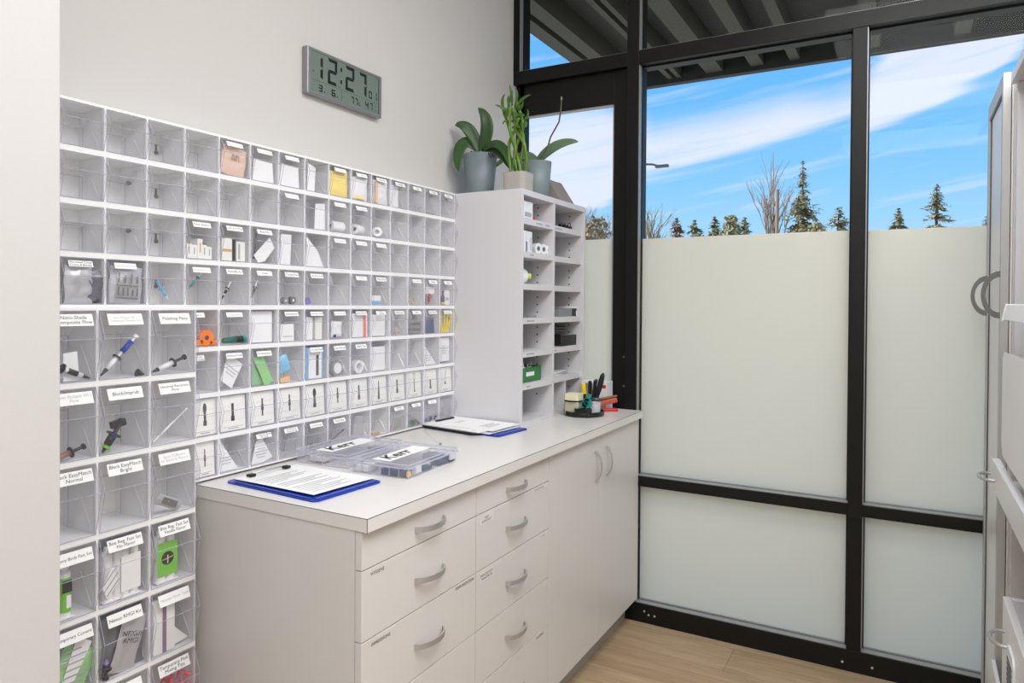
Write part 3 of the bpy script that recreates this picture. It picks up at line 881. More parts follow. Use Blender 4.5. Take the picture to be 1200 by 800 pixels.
def cartridge(c, label, fy, H=.72, m=WHITEP, lab=None, cap=TEAL, circle=False, r=.011, fx=.5, band=False, rx=0, two=True, dark=False):
    p = P_(c, fx, fy, 0); h = c['h'] * H
    o = tag(empty('material_cartridge', p), label, 'cartridge')
    R = RX(math.radians(rx))
    for s in ((-1, 1) if two else (0,)):
        MB().lathe([(r * 1.05, 0), (r * 1.05, .004), (r, .005), (r, h * .86), (r * .5, h * .92), (r * .4, h)], (0, s * r * .98, 0), 16).xf(R).build('barrel', m, o, smooth=False)
    MB().box(-.006, .006, -.009, .009, h * .93, h * 1.06).xf(R).build('cap', cap, o, bevel=.001)
    MB().box(-r * 1.2, r * 1.2, -r * (2.2 if two else 1.2), r * (2.2 if two else 1.2), 0, .003).xf(R).build('base_plate', m, o)
    if lab:
        L = MB(); n = 12; ww = r * (2.02 if two else 1.02)
        pts = []
        for k in range(n + 1):
            y = -ww + 2 * ww * k / n
            pts.append((r * 1.06 if two else math.sqrt(max(0, 1 - (y / ww) ** 2)) * r * 1.06 + .0004, y))
        for k in range(n):
            L.quad((pts[k][0], pts[k][1], h * .12), (pts[k + 1][0], pts[k + 1][1], h * .12), (pts[k + 1][0], pts[k + 1][1], h * .78), (pts[k][0], pts[k][1], h * .78))
        lo_ = L.xf(R).build('label_wrap', lab, o)
        if circle:
            MB().lathe([(r * 1.25, 0), (r * 1.25, .0005)], (0, 0, 0), 24, ax=0).xf(R @ T(r * 1.07, 0, h * .46)).build('round_mark', BLACK, lo_)
            MB().box(r * 1.12, r * 1.15, -.0012, .0012, h * .36, h * .52).lathe([(.003, 0), (.003, .0003)], (0, 0, 0), 10, ax=0).xf(R).build('white_mark', WHITEP, lo_)
        if dark:
            MB().box(r * 1.09, r * 1.13, -r * .75, r * .75, h * .5, h * .74).xf(R).build('dark_mark', BLACK, lo_)
            MB().box(r * 1.09, r * 1.14, -r * .1, r * .6, h * .2, h * .44).xf(R).build('code_mark', PAPER, lo_)
    if band:
        MB().tube([(math.cos(t) * (r * 1.25), math.sin(t) * (r * 2.15), h * .46 + .002 * math.sin(t * 2)) for t in [k * .3142 for k in range(21)]], .0012, 6, cap=False).xf(R).build('rubber_band', TAN, o)
    return o
def ring_roll(c, label, fy, fz, R_, hole, depth, m, core=None, fx=.25, name='roll', cat='roll', axis=0, tilt=0):
    p = P_(c, fx, fy, fz)
    o = tag(empty(name, (p.x, p.y, p.z + R_)), label, cat)
    prof = [(R_, -depth / 2), (R_, depth / 2), (hole, depth / 2), (hole, -depth / 2)]
    M = RZ(math.radians(tilt)) 
    MB().lathe(prof, (0, 0, 0), 20, ax=axis, closed=True).xf(M).build('winding', m, o)
    if core: MB().lathe([(hole * .98, -depth * .52), (hole * .98, depth * .52)], (0, 0, 0), 16, ax=axis).xf(M).build('core', core, o)
    return o
def bits(c, label, m, n=14, r=.003, L=.014, fy=(.1, .9), fz=(.0, .25), name='small_tip', cat='tip', seed=1, group=None):
    rnd = random.Random(seed); proto = None
    for i in range(n):
        y, z = rnd.uniform(*fy), rnd.uniform(*fz)
        p = P_(c, rnd.uniform(.05, .4), y, z)
        if proto is None:
            o = proto = MB().tube([(0, -L / 2, 0), (0, 0, 0), (0, L / 2, 0)], [r, r * .7, r * .35], 6).build(name, m)
        else:
            o = proto.copy(); COL.objects.link(o)
        o.location = p + Vector((0, 0, r)); o.rotation_euler = (rnd.uniform(-1.2, 1.2), 0, rnd.uniform(0, 6.28))
        tag(o, label, cat, group or label)
def strips(c, label, m, n=5, w=.012, h=.6, name='strip', seed=1, lean=14, fyr=(.15, .85), th=.0012):
    rnd = random.Random(seed)
    proto = None
    for i in range(n):
        p = P_(c, .08 + .07 * i, fyr[0] + (fyr[1] - fyr[0]) * i / max(1, n - 1), 0)
        if proto is None: o = proto = MB().box(-th, 0, -w / 2, w / 2, 0, c['h'] * h).build(name, m, bevel=.0003)
        else: o = proto.copy(); COL.objects.link(o)
        o.location = p; o.rotation_euler = (math.radians(rnd.uniform(-lean, lean)), 0, 0)
        tag(o, label, 'strip', label)

# ------------------------------------------------ racks
for r in range(4):
    for k, w3 in enumerate(('left', 'middle', 'right')):
        rack(C0 + k * 5 * CW, 5, CW, UZ[r + 1], UZ[r], 0.0, f'white five-bin rack, {w3} one in the {ORD[r]} row from the top')
for r in range(4, 8):
    for (c0, n, w3) in ((3, 2, 'left two-bin'), (5, 5, 'middle five-bin'), (10, 5, 'right five-bin')):
        y0 = C0 + c0 * CW
        if c0 == 3:
            o = rack(1.1045, 1, C0 + 5 * CW - 1.1045, UZ[r + 1], UZ[r], 0.0, f'white {w3} rack above the worktop, {ORD[r]} row from the top')
            # its inner divider
            MB().box(XWL + .001, 0, C0 + 4 * CW - 1.1045 - HD, C0 + 4 * CW - 1.1045 + HD, HS, UZ[r] - UZ[r + 1] - HS).build('divider', RACK, o)
        else:
            rack(y0, n, CW, UZ[r + 1], UZ[r], 0.0, f'white {w3} rack above the worktop, {ORD[r]} row from the top')
for r in range(6):
    rack(L0, 3, LWD, LZB[r + 1], LZB[r], XLB, f'white rack of three deep bins, {ORD[r]} deep row from the top')
# keyhole slots and screws showing through the empty bins
def slot(c, fy, fz, kind, where):
    p = Vector((XWL + .0045 if kind == 'v' else -.055, c['y'] + fy * c['w'] - (.002 if kind == 'v' else .006), c['z'] + fz * c['h']))
    o = tag(empty('wall_screw', p), where, 'screw')
    if kind == 'v':
        MB().box(-.001, .0, -.0025, .0025, 0, .020).build('slot', HGREY, o)
        MB().lathe([(.0052, 0), (.0052, .002), (.002, .003)], (0, 0, 0), 12, ax=0).build('screw_head', HGREY, o)
    else:
        MB().box(-.001, .0, 0, .016, -.002, .002).build('slot', HGREY, o)
        MB().lathe([(.0052, 0), (.0052, .002), (.002, .003)], (0, 0, 0), 12, ax=0).build('screw_head', HGREY, o)
for r in range(4):
    slot(cell_u(r, 2), .93, .45, 'v', f'screw in an upright slot behind the third bin, {ORD[r]} row')
for r in (1, 2):
    slot(cell_u(r, 1), .97, .60, 'h', f'screw with a level slot inside the second bin, {ORD[r]} row')

# ------------------------------------------------ labels on the bins: (text, card) and what is inside
U_TXT = {
 (0, 4): '', (0, 5): '', (0, 6): '', (0, 8): '', (0, 9): '', (0, 10): 'Bur Brush', (0, 11): 'Wedges', (0, 12): 'Ortho', (0, 13): 'Clamps', (0, 14): 'Matrix',
 (1, 6): '', (1, 8): '', (1, 9): '', (2, 3): 'Temp. Bond 4:1', (2, 4): 'Calib. Prof. Mixes', (2, 5): 'Bond Mix', (2, 8): '', (2, 9): '', (2, 10): '',
 (3, 0): 'Pre-mixed Comp\nColors & Bonder', (3, 1): 'Disposable Instruments', (3, 3): 'Disposable Brushes', (3, 4): 'Permaflo A1', (3, 5): 'Cloze', (3, 6): 'Cement Base', (3, 7): 'Dry Poke Drop',
 (3, 9): 'P T S', (3, 10): 'Matrix Wax', (3, 12): '', (3, 13): 'Wedge', (3, 14): 'Gluma',
 (4, 3): 'and 1 L', (4, 4): 'Disposable', (4, 6): 'Cementation', (4, 7): 'Retraction Cord', (4, 8): '', (4, 9): 'Retract Dental', (4, 10): 'Proph\nCartridges', (4, 11): 'Mixing Cups', (4, 12): 'Pins', (4, 13): 'Blue Matrix', (4, 14): 'Yellow Tips',
 (5, 3): 'Fiber glass\nmulti complete', (5, 4): 'Diamond Polish', (5, 5): 'Articulating Paper', (5, 7): 'Dri Aids Small', (5, 8): 'Clear Matrices', (5, 9): 'Matrix Tape',
 (7, 5): 'Composite Brush\nFlat Small', (7, 6): 'Dental Mirror\nCover tips 10g', (7, 7): 'Cord Loops', (7, 8): 'Bands Slim', (7, 11): 'Small Glass\nLarge Bits', (7, 12): 'Core\nSmall', (7, 13): 'Cups'}
FAINT = {(0, 4), (0, 5), (0, 6), (0, 8), (0, 9), (1, 6), (1, 8), (1, 9), (2, 8), (2, 9), (2, 10), (3, 1), (3, 3), (3, 12), (4, 4), (4, 8)}
U_IN = {
 (0, 5): 'with white slip', (0, 6): 'with white slip', (0, 13): 'with dark strip', (1, 7): 'with white slip', (1, 8): 'with paper roll', (1, 9): 'with paper roll', (1, 10): 'with paper roll',
 (2, 6): 'with upright slip', (2, 7): 'with leaning slip', (4, 5): 'with blank sheet', (4, 10): 'with blank sheet', (5, 10): 'with blank sheet', (7, 6): 'with clear film', (7, 10): 'with tan strip',
 (0, 4): 'with peach packet', (0, 7): 'with white slip', (0, 8): 'with yellow packet', (0, 9): 'with pale yellow packet', (0, 10): 'with orange-edged packet', (0, 11): 'with white card', (0, 12): 'with metal bits',
 (0, 14): 'with wire clips', (2, 3): 'with small cartons', (2, 4): 'with banded cartons', (2, 5): 'with folded leaflet', (3, 0): 'with dark pouch', (3, 1): 'with silver pouch', (3, 2): 'with blue tip', (3, 3): 'with teal brush',
 (3, 4): 'with short syringe', (3, 5): 'with grey syringe', (3, 6): 'with two rolls', (3, 7): 'with purple piece', (3, 10): 'with blue-ended tip', (3, 12): 'with tan band', (3, 13): 'with red tube', (3, 14): 'with little bottle',
 (4, 3): 'with orange disc', (4, 4): 'with teal tube', (4, 6): 'with white pack', (4, 7): 'with paper sachets', (4, 8): 'with white-blue piece', (4, 9): 'with red-striped card', (4, 11): 'with pinkish bits', (4, 12): 'with grey stack', (4, 13): 'with blue strips', (4, 14): 'with yellow strips',
 (5, 4): 'with tilted slip', (5, 5): 'with green packet', (5, 6): 'with blue sachet', (5, 7): 'with barcode sachet', (5, 8): 'with grey roll', (5, 9): 'with white roll', (5, 12): 'with thin rods', (5, 13): 'with thin slips', (5, 14): 'with printed slip',
 (7, 4): 'with sloping slip', (7, 5): 'with printed strips', (7, 7): 'with wire loops', (7, 8): 'with dark rod', (7, 9): 'with film pieces', (7, 11): 'with tan bits', (7, 12): 'with green bits', (7, 13): 'with navy cups', (7, 14): 'with clear film'}
for r in range(8):
    for c in range(15):
        if r >= 4 and c < 3: continue
        cl = cell_u(r, c)
        inside = U_IN.get((r, c), 'with picture card' if r == 6 or (r, c) == (7, 3) else 'standing empty')
        lab = f'clear bin {inside}, {ORD[r]} row from top, {ORD[c]} from left'
        txt = U_TXT.get((r, c))
        kw = {}
        if txt is not None:
            kw = dict(text=txt or 'Box of small parts', blank=(r, c) in FAINT or txt == '', card=(.050, .0135, .42, .86))
        if r >= 4 and c == 3:
            # narrow bin beside the deep rack: only its right part shows
            if used['s']:
                pass
            cl = dict(cl); off = 1.1045 + HD - cl['y']; cl['y'] += off
            o = put_bin(cl, 's', lab)
            o.scale = (1, (UW - off) / UW, cl['h'] / UH)
            if 'text' in kw and kw['text']:
                cd = MB().box(-.0003, .0003, .002, .040, -.0065, .0065).xf(T(.0082, 0, UH * .86) @ RY(-.35)).build('label_card', PAPER, o)
                text_mb(kw['text'], .006, .12).xf(T(.0092, .021, UH * .86) @ RY(-.35) @ FACEX).build('lettering', INK, cd)
        else:
            put_bin(cl, 's', lab, **kw)
L_TXT = [['Nano-Shade\nComposite Flow', 'Mint Polisher W/ 1\nCompound Flowable Etch', 'Polishing Paste'],
         ['Nano Etchant W/1\nFlow', 'Block/Imprub', 'Universal Retraction\nPaste'],
         ['Bleck EasyMatch\nNormal', 'Bleck EasyMatch\nBright', 'Spare Tofflemire\nfor Bands & Matrices'],
         ['Heavy Body Fast Set', 'Bite Reg. Fast Set\nNo Flavor', 'Bite Reg. Fast Set\nVanilla Flavor'],
         ['Temporary Cement', 'Nexus RMGI Kit', 'Monojet Flavor Tests'],
         ['Retainer', 'Mixing Tips', 'Temporary Pink\nMixing Tips']]
L_IN = [['with black-tipped syringe', 'with blue syringe', 'with clear black syringe'], ['with brown syringe', 'with black-green syringe', 'with slim clear syringe'],
        ['standing empty', 'standing empty', 'with wrapped instrument'], ['with green-labelled tube', 'with white cartridges', 'with green banded cartridge'],
        ['with green packet', 'with dark kit pouch', 'with purple-striped box'], ['standing empty', 'with clear tips', 'with pink tips']]
for r in range(6):
    for c in range(3):
        cl = cell_l(r, c)
        put_bin(cl, 'b', f'deep clear bin {L_IN[r][c]}, {ORD[r]} deep row, {ORD[c]} from left', text=L_TXT[r][c],
                card=(.078, .026, .47 if c else .55, .87), blank=(r, c) in ((0, 1), (1, 0), (2, 2), (4, 2)), tsize=.011)

# ------------------------------------------------ contents, upper rows
Uc = cell_u
pouch(Uc(0, 4), 'peach sachet with black print in a top-row bin', PEACH, .8, .8, .42, .12, tilt=-8, seed=3, pt='BURS\nSIZE 2', t=.008)
sheet(Uc(0, 7), 'white paper slip in top row, left of yellow packet', [(.1, 0), (.45, 0), (.5, .8), (.15, .9)])
sheet(Uc(0, 5), 'white paper slip in top row, right of peach sachet', [(.1, 0), (.95, 0), (.9, .62), (.15, .66)], fx=.25)
sheet(Uc(0, 6), 'white paper slip in top row, seventh bin from left', [(.05, 0), (.9, 0), (.85, .68), (.1, .7)], fx=.2)
pouch(Uc(0, 8), 'bright yellow packet in a top-row bin', PYEL, .86, .82, .45, .1, seed=4)
pouch(Uc(0, 9), 'white packet with yellow lower edge in top row', PAPER, .8, .78, .45, .1, seed=5, print_=[(.05, .7, .04, .14)], pm=PYEL)
pouch(Uc(0, 10), 'white packet with orange left edge in top row', PAPER, .8, .82, .5, .1, seed=6, print_=[(.02, .2, .05, .95)], pm=mat('orange_print', (246, 200, 150), .5, bump=.02))
sheet(Uc(0, 11), 'upright white card in top row', [(.05, 0), (.5, 0), (.5, .8), (.05, .85)])
bits(Uc(0, 12), 'small metal clip among bits in top-row bin', MGREY, 12, .0018, .009, seed=2, fz=(0, .18))
carton(Uc(0, 13), 'flat dark strip on the floor of a top-row bin', MGREY, .5, .05, .3, .5)
bits(Uc(0, 14), 'thin wire clip in the last top-row bin', MGREY, 12, .0008, .02, seed=3, fz=(.1, .75))
sheet(Uc(1, 7), 'white paper slip in second row, eighth bin', [(.45, 0), (.95, 0), (.95, .85), (.5, .8)], lines=0)
for k, c in enumerate((8, 9, 10)):
    ring_roll(Uc(1, c), f'white paper roll in second row, {ORD[c]} bin', .4, .0, .016, .007, .05, WHITEP, axis=1, tilt=20 * k)
for k, (fy, hh) in enumerate(((.12, .36), (.30, .34), (.5, .5), (.66, .36), (.84, .32))):
    carton(Uc(2, 3), 'small white carton in third row, fourth bin', CREAM, .16, hh, .3, fy, .12 + .05 * k, stripe=(TAN if k == 2 else GINK, .4, .6, .3, .8))['group'] = 'small white cartons in the third row'
carton(Uc(2, 4), 'white carton with gold band, third row', CREAM, .34, .58, .3, .26, .1, stripe=(mat('gold_print', (208, 170, 90), .5, bump=.02), .05, .95, .4, .52))
carton(Uc(2, 4), 'black-edged white carton beside the gold-banded carton', BLACK, .10, .56, .3, .5, .1)
carton(Uc(2, 4), 'white carton with grey print, right of the black-edged one', CREAM, .30, .52, .3, .76, .1, stripe=(GINK, .2, .4, .1, .9))
sheet(Uc(2, 5), 'folded white leaflet leaning in third row, sixth bin', [(.12, .2), (.75, .75), (.95, .45), (.55, .05), (.3, .0)], fx=.1, name='leaflet', cat='leaflet')
MBs = sheet(Uc(2, 5), 'small dark swab beside the folded leaflet', [(.1, .1), (.2, .1), (.3, .85), (.2, .85)], m=DGREY, fx=.22, name='swab', cat='swab')
sheet(Uc(2, 6), 'white slip in third row, seventh bin', [(.05, 0), (.5, 0), (.55, .9), (.1, .9)])
sheet(Uc(2, 7), 'leaning white slip in third row, eighth bin', [(.05, 0), (.9, 0), (.6, .5), (.1, .9)])
# row 4
cc = Uc(3, 0)
pouch(cc, 'dark crumpled pouch in the first bin of fourth row', DARKBAG, .66, .72, .72, .25, seed=8, tilt=-6, t=.02)
pouch(cc, 'silvery clear bag beside the dark pouch', SILVERBAG, .62, .8, .42, .05, seed=9, t=.014, name='bag', cat='bag')
carton(cc, 'black clip at the foot of the dark pouch', BLACK, .16, .10, .2, .9, .05, rx=35)
pouch(Uc(3, 1), 'silver printed pouch in second bin of fourth row', SILVERBAG, .8, .84, .48, .1, seed=10, tilt=-3, print_=[(.15, .85, .12, .16), (.15, .85, .46, .49), (.2, .25, .2, .42), (.35, .4, .2, .40), (.5, .54, .2, .42), (.65, .7, .2, .38), (.8, .84, .2, .42), (.2, .24, .55, .8), (.4, .44, .55, .75), (.6, .64, .55, .8), (.78, .82, .55, .75)], pm=HGREY)
syringe(Uc(3, 2), 'light blue dispensing tip in third bin of fourth row', (.62, .10), (.28, .55), LBLUE, LBLUE, WHITEP, None, .0038, LBLUE, name='dispensing_tip')
syringe(Uc(3, 3), 'teal disposable brush leaning in fourth bin', (.12, .38), (.62, .88), TEAL, WHITEP, TEAL, None, .0026, TEAL, name='brush', mid=(.1, .6))
syringe(Uc(3, 4), 'small white and black syringe in fourth row, fifth bin', (.10, .12), (.42, .60), WHITEP, WHITEP, BLACK, BLACK, .0032, BLACK)
syringe(Uc(3, 5), 'small grey syringe in fourth row, sixth bin', (.08, .18), (.28, .66), MGREY, WHITEP, HGREY, BLACK, .0032, HGREY)
ring_roll(Uc(3, 6), 'grey roll on the left of two in fourth row', .28, 0, .010, .003, .014, MGREY, WHITEP)
ring_roll(Uc(3, 6), 'darker grey roll on the right of two in fourth row', .55, 0, .011, .004, .014, HGREY, WHITEP, fx=.1)
carton(Uc(3, 7), 'small purple block in fourth row, eighth bin', PURP, .2, .18, .15, .2, .1, rx=20, name='wax_block', cat='block')
carton(Uc(3, 10), 'light blue ended card piece in fourth row', PAPER, .5, .3, .1, .3, .1, stripe=(LBLUE, 0, 1, 0, .4), name='card_piece', cat='card')
for k in range(3):
    ring_roll(Uc(3, 12), 'tan rubber ring in fourth row, third bin from the right', .35 + .06 * k, 0, .012, .0095, .004, TAN, fx=.1 + .12 * k, name='rubber_ring', cat='ring')['group'] = 'tan rubber rings'
carton(Uc(3, 13), 'white carton above a red tube in fourth row', PAPER, .6, .25, .2, .5, .3, fz=.42)
syringe(Uc(3, 13), 'little red tube in fourth row, second bin from right', (.35, .05), (.42, .42), RED, RED, RED, None, .005, RED, name='tube')
cc = Uc(3, 14)
o = tag(empty('small_bottle', P_(cc, .1, .22, 0)), 'little blue and yellow bottle in the last bin of fourth row', 'bottle')
MB().lathe([(.008, 0), (.008, .03), (.003, .038), (.003, .045)], n=14).build('body', NAVY, o); MB().lathe([(.0084, .002), (.0084, .01)], n=14).build('label_wrap', YEL, o); MB().lathe([(.004, .045), (.004, .054)], n=12).build('cap', BLACK, o)
carton(cc, 'white carton right of the little bottle', PAPER, .35, .55, .2, .62, .2, stripe=(GINK, .2, .8, .3, .5))
# row 5
cc = Uc(4, 3)
o = ring_roll(cc, 'orange round dispenser in fifth row beside the deep bins', .62, 0, .020, .006, .014, ORANGE, DGREY, fx=.02, name='dispenser', cat='dispenser')
MB().box(-.007, .007, -.034, -.010, -.019, -.004).box(-.007, .007, .008, .028, -.019, -.008).build('foot', ORANGE, o, bevel=.002)
cc = Uc(4, 4); p = P_(cc, .05, .5, 0)
o = tag(empty('tube', p), 'teal and black tube lying in fifth row', 'tube')
MB().tube([(0, -.035, .009), (0, -.030, .010), (0, .004, .0115)], [.006, .0075, .009], 14).build('body', TEALD, o, smooth=True)
MB().tube([(0, .004, .0115), (0, .024, .0115)], [.0092, .0092], 14).build('cap', BLACK, o); MB().tube([(0, .024, .0115), (0, .033, .0115)], [.010, .010], 14).build('collar', TEAL, o)
sheet(Uc(4, 5), 'blank white sheet filling fifth row, sixth bin', [(.03, 0), (.95, 0), (.95, .96), (.03, .96)], fx=.4)
carton(Uc(4, 6), 'white pack in fifth row, seventh bin', PAPER, .55, .52, .2, .36, .1, stripe=(GINK, .2, .9, .25, .3))
carton(Uc(4, 7), 'left paper sachet in fifth row, eighth bin', PAPER, .3, .72, .1, .22, .1, name='sachet', cat='sachet')
carton(Uc(4, 7), 'right beige sachet in fifth row, eighth bin', CREAM, .3, .72, .1, .66, .1, name='sachet', cat='sachet')
pouch(Uc(4, 8), 'rounded white piece with blue corner in fifth row', PAPER, .5, .52, .4, .08, seed=12, print_=[(0, .25, 0, .18)], pm=BLUE, fz=.05)
carton(Uc(4, 9), 'white card with red stripe in fifth row', PAPER, .78, .82, .06, .5, .08, stripe=(mat('coral_print', (240, 110, 104), .5, bump=.02), .72, .9, 0, 1), name='card_pack', cat='card')
sheet(Uc(4, 10), 'blank white sheet in fifth row, eleventh bin', [(.05, 0), (.95, 0), (.95, .8), (.05, .8)], fx=.4)
bits(Uc(4, 11), 'pinkish grey mixing piece in fifth row', mat('pinkish_plastic', (206, 176, 172), .5, bump=.03), 12, .0035, .012, seed=4, fz=(0, .2))
for k in range(5):
    carton(Uc(4, 12), 'flat grey pack in the stack, fifth row', HGREY if k % 2 else MGREY, .7, .10, .4, .5, .1, fz=.11 * k + .02, rx=(k - 2) * 1.0, name='flat_pack', cat='pack')['group'] = 'grey stacked packs'
strips(Uc(4, 13), 'blue plastic strip in fifth row', NAVY, 6, .011, .62, seed=5, lean=9)
strips(Uc(4, 14), 'yellow plastic strip in the last bin of fifth row', YEL, 6, .010, .8, seed=6, lean=24)
# row 6
sheet(Uc(5, 4), 'tilted white printed slip in sixth row, fifth bin', [(.05, .25), (.45, .0), (.85, .6), (.35, .95)], lines=3)
pouch(Uc(5, 5), 'pale green packet leaning in sixth row', PGREEN, .34, .86, .72, .06, tilt=26, seed=14, t=.006)
pouch(Uc(5, 5), 'darker green packet behind the leaning green one', mat('mid_green_film', (150, 200, 150), .4, bump=.1), .5, .7, .38, .3, seed=15, t=.006)
pouch(Uc(5, 6), 'light blue sachet in sixth row, seventh bin', mat('sky_blue_film', (130, 206, 240), .35, bump=.1), .4, .45, .3, .08, tilt=20, seed=16, fz=.3)
carton(Uc(5, 6), 'small orange slip under the light blue sachet', mat('orange_slip', (244, 190, 130), .5, bump=.02), .4, .14, .05, .3, .08, rx=10, name='slip', cat='slip')
carton(Uc(5, 7), 'white barcode sachet with blue edges in sixth row', mat('blue_edge_film', (120, 180, 220), .4, bump=.05), .8, .88, .05, .5, .2, name='sachet', cat='sachet')
carton(Uc(5, 7), 'white printed insert in front of the blue-edged sachet', PAPER, .56, .84, .05, .5, .08, stripe=(DGREY, .55, .75, .1, .8), name='insert', cat='card')
ring_roll(Uc(5, 8), 'grey translucent roll in sixth row, ninth bin', .42, 0, .024, .017, .018, MGREY, WHITEP)
ring_roll(Uc(5, 9), 'white tape roll in sixth row, tenth bin', .42, 0, .021, .012, .018, WHITEP)
sheet(Uc(5, 10), 'blank white sheet in sixth row, eleventh bin', [(.05, 0), (.95, 0), (.95, .8), (.05, .8)], fx=.4)
for k in range(5):
    syringe(Uc(5, 12), 'thin clear rod in sixth row, third bin from right', (.1 + .05 * k, .5 + .08 * k), (.35 + .05 * k, .55 + .08 * k), HGREY, HGREY, HGREY, None, .0012, HGREY, name='rod')['group'] = 'thin rods'
sheet(Uc(5, 13), 'white slip sloping in sixth row, second from right', [(.03, 0), (.9, 0), (.05, .75)], lines=3)
sheet(Uc(5, 14), 'printed slip in the last bin of sixth row', [(.05, .05), (.85, .05), (.85, .95), (.05, .95)], lines=4, fx=.3)
# row 7: picture cards
for k, (c, sh) in enumerate(((3, 2), (4, 0), (5, 1), (6, 1), (7, 2), (8, 1), (9, 0), (10, 3), (11, 0), (12, 4), (13, 5), (14, 6))):
    card(Uc(6, c), f'cream card picturing one dark instrument, seventh row, {ORD[c]} column', sh, fy=.5 if c > 3 else .66, w=.86 if c > 3 else .7, dark=INK if k % 3 else DGREY)
card(Uc(7, 3), 'cream picture card in the bottom row beside the deep bins', 1, fy=.66, w=.6, dark=HGREY)
# row 8
sheet(Uc(7, 4), 'white slip sloping in bottom row, fifth bin', [(.03, 0), (.7, 0), (.03, .95)], lines=3)
sheet(Uc(7, 5), 'bundle of printed white strips in bottom row', [(.05, 0), (.55, 0), (.9, .1), (.5, .75), (.25, .7)], lines=4, name='printed_strip')
sheet(Uc(7, 6), 'clear white film in bottom row, seventh bin', [(.2, 0), (.8, 0), (.7, .55), (.45, .65)], m=PBAG)
cc = Uc(7, 7)
rnd = random.Random(4)
for k in range(12):
    q = P_(cc, .1 + .03 * k, rnd.uniform(.25, .8), rnd.uniform(.05, .3))
    tb = MB().tube([(.0, math.cos(t) * .009, math.sin(t) * .009 + .003 * math.sin(3 * t)) for t in [i * .5236 for i in range(12)]], .0007, 4)
    o = tb.build('wire_loop', MGREY); o.location = q; o.rotation_euler = (rnd.uniform(-1, 1), 0, rnd.uniform(-1.2, 1.2))
    tag(o, 'thin wire loop in the bottom row, eighth bin', 'wire loop', 'wire loops in the bottom row')
syringe(Uc(7, 8), 'dark rod slanting in bottom row, ninth bin', (.08, .12), (.85, .48), HGREY, HGREY, HGREY, None, .0018, HGREY, name='rod', mid=(.05, .9))
sheet(Uc(7, 9), 'crumpled clear film in bottom row, tenth bin', [(.1, 0), (.8, 0), (.75, .8), (.3, .9)], m=PBAG)
carton(Uc(7, 10), 'small tan strip on the floor, bottom row', TAN, .4, .08, .1, .35, .08, name='strip', cat='strip')
pouch(Uc(7, 11), 'clear bag of tan bits in bottom row', PBAG, .8, .7, .5, .15, seed=21, name='bag', cat='bag')
bits(Uc(7, 11), 'tan bit in the clear bag, bottom row', TAN, 9, .0022, .012, seed=7, fz=(0, .3))
pouch(Uc(7, 12), 'clear bag above green bits in bottom row', PBAG, .8, .8, .5, .15, seed=22, name='bag', cat='bag')
bits(Uc(7, 12), 'dark green bit in bottom row', GREEN, 16, .004, .012, seed=8, fz=(0, .16))
pouch(Uc(7, 13), 'clear bag above navy cups in bottom row', PBAG, .8, .6, .5, .15, seed=23, name='bag', cat='bag', fz=.1)
bits(Uc(7, 13), 'navy cup in the bottom row', NAVY, 14, .0045, .010, seed=9, fz=(0, .12))
pouch(Uc(7, 14), 'clear crumpled film in the last bin of bottom row', PBAG, .8, .8, .5, .15, seed=24, name='bag', cat='bag')

# ------------------------------------------------ contents, deep bins
Lc = cell_l
sheet(Lc(0, 0), 'white folded paper behind the black-tipped syringe', [(.5, 0), (.80, .0), (.76, .42), (.50, .40)], m=PAPER, fx=.4)
syringe(Lc(0, 0), 'white syringe with black tip, first deep bin', (.96, .02), (.35, .22), WHITEP, BLACK, BLACK, BLACK, .0055, BLACK, mid=(.25, .85))
syringe(Lc(0, 1), 'long blue and clear syringe with black flange', (.06, .04), (.82, .62), WHITEP, WHITEP, DGREY, None, .0055, BLACK, mid=(.16, .45))
A = P_(Lc(0, 1), .18, .5, .38); B = P_(Lc(0, 1), .18, .70, .53)
tag(MB().tube([A, B], .0062, 12).build('syringe_plunger_sleeve', BLUE, smooth=True), 'blue sleeve on the long clear syringe', 'sleeve')
syringe(Lc(0, 1), 'short black tip lying right in the blue syringe bin', (.96, .01), (.78, .05), DGREY, DGREY, DGREY, None, .005, DGREY, fx=.1, name='dispensing_tip', mid=(.3, .8))
syringe(Lc(0, 2), 'clear syringe with black plunger and blue mark', (.05, .03), (.85, .24), WHITEP, BLACK, BLACK, None, .0062, BLACK, mid=(.18, .62))
syringe(Lc(1, 0), 'brown syringe with black plunger', (.2, .02), (.86, .16), BROWN, BLACK, BROWN, None, .0062, BLACK, mid=(.1, .6))
syringe(Lc(1, 1), 'black syringe with green ring and blue mark', (.10, .02), (.52, .46), BLACK, BLACK, BLACK, None, .0085, BLACK, mid=(.25, .55))
q0 = P_(Lc(1, 1), .18, .16, .07); q1 = P_(Lc(1, 1), .18, .19, .10)
tag(MB().tube([q0, q1], .0092, 14).build('sealing_ring', LIME), 'lime green ring around the black syringe', 'ring')
q0 = P_(Lc(1, 1), .18, .30, .22)
tag(MB().box(q0.x, q0.x + .011, q0.y - .004, q0.y + .004, q0.z, q0.z + .008).build('sticker', BLUE, bevel=.001), 'blue sticker on the black syringe', 'sticker')
carton(Lc(1, 1), 'black bracket block on the black syringe', BLACK, .26, .10, .12, .46, .12, rx=12, fz=.36, name='bracket', cat='bracket')
syringe(Lc(1, 2), 'slim clear syringe leaning in a deep bin', (.05, .02), (.9, .50), WHITEP, WHITEP, WHITEP, None, .0022, WHITEP, mid=(.2, .6))
pouch(Lc(2, 2), 'silver wrapped instrument lying in a deep bin', SILVERBAG, .22, .44, .7, .1, tilt=62, seed=30, fz=.06, t=.006, print_=[(.2, .8, .2, .8)], pm=HGREY)
cartridge(Lc(3, 0), 'white tube with green and black label', .52, .72, lab=LIME, cap=WHITEP, two=False, r=.013, dark=True)
cartridge(Lc(3, 1), 'white twin cartridge with teal cap, plain front', .36, .80, cap=TEAL, r=.012)
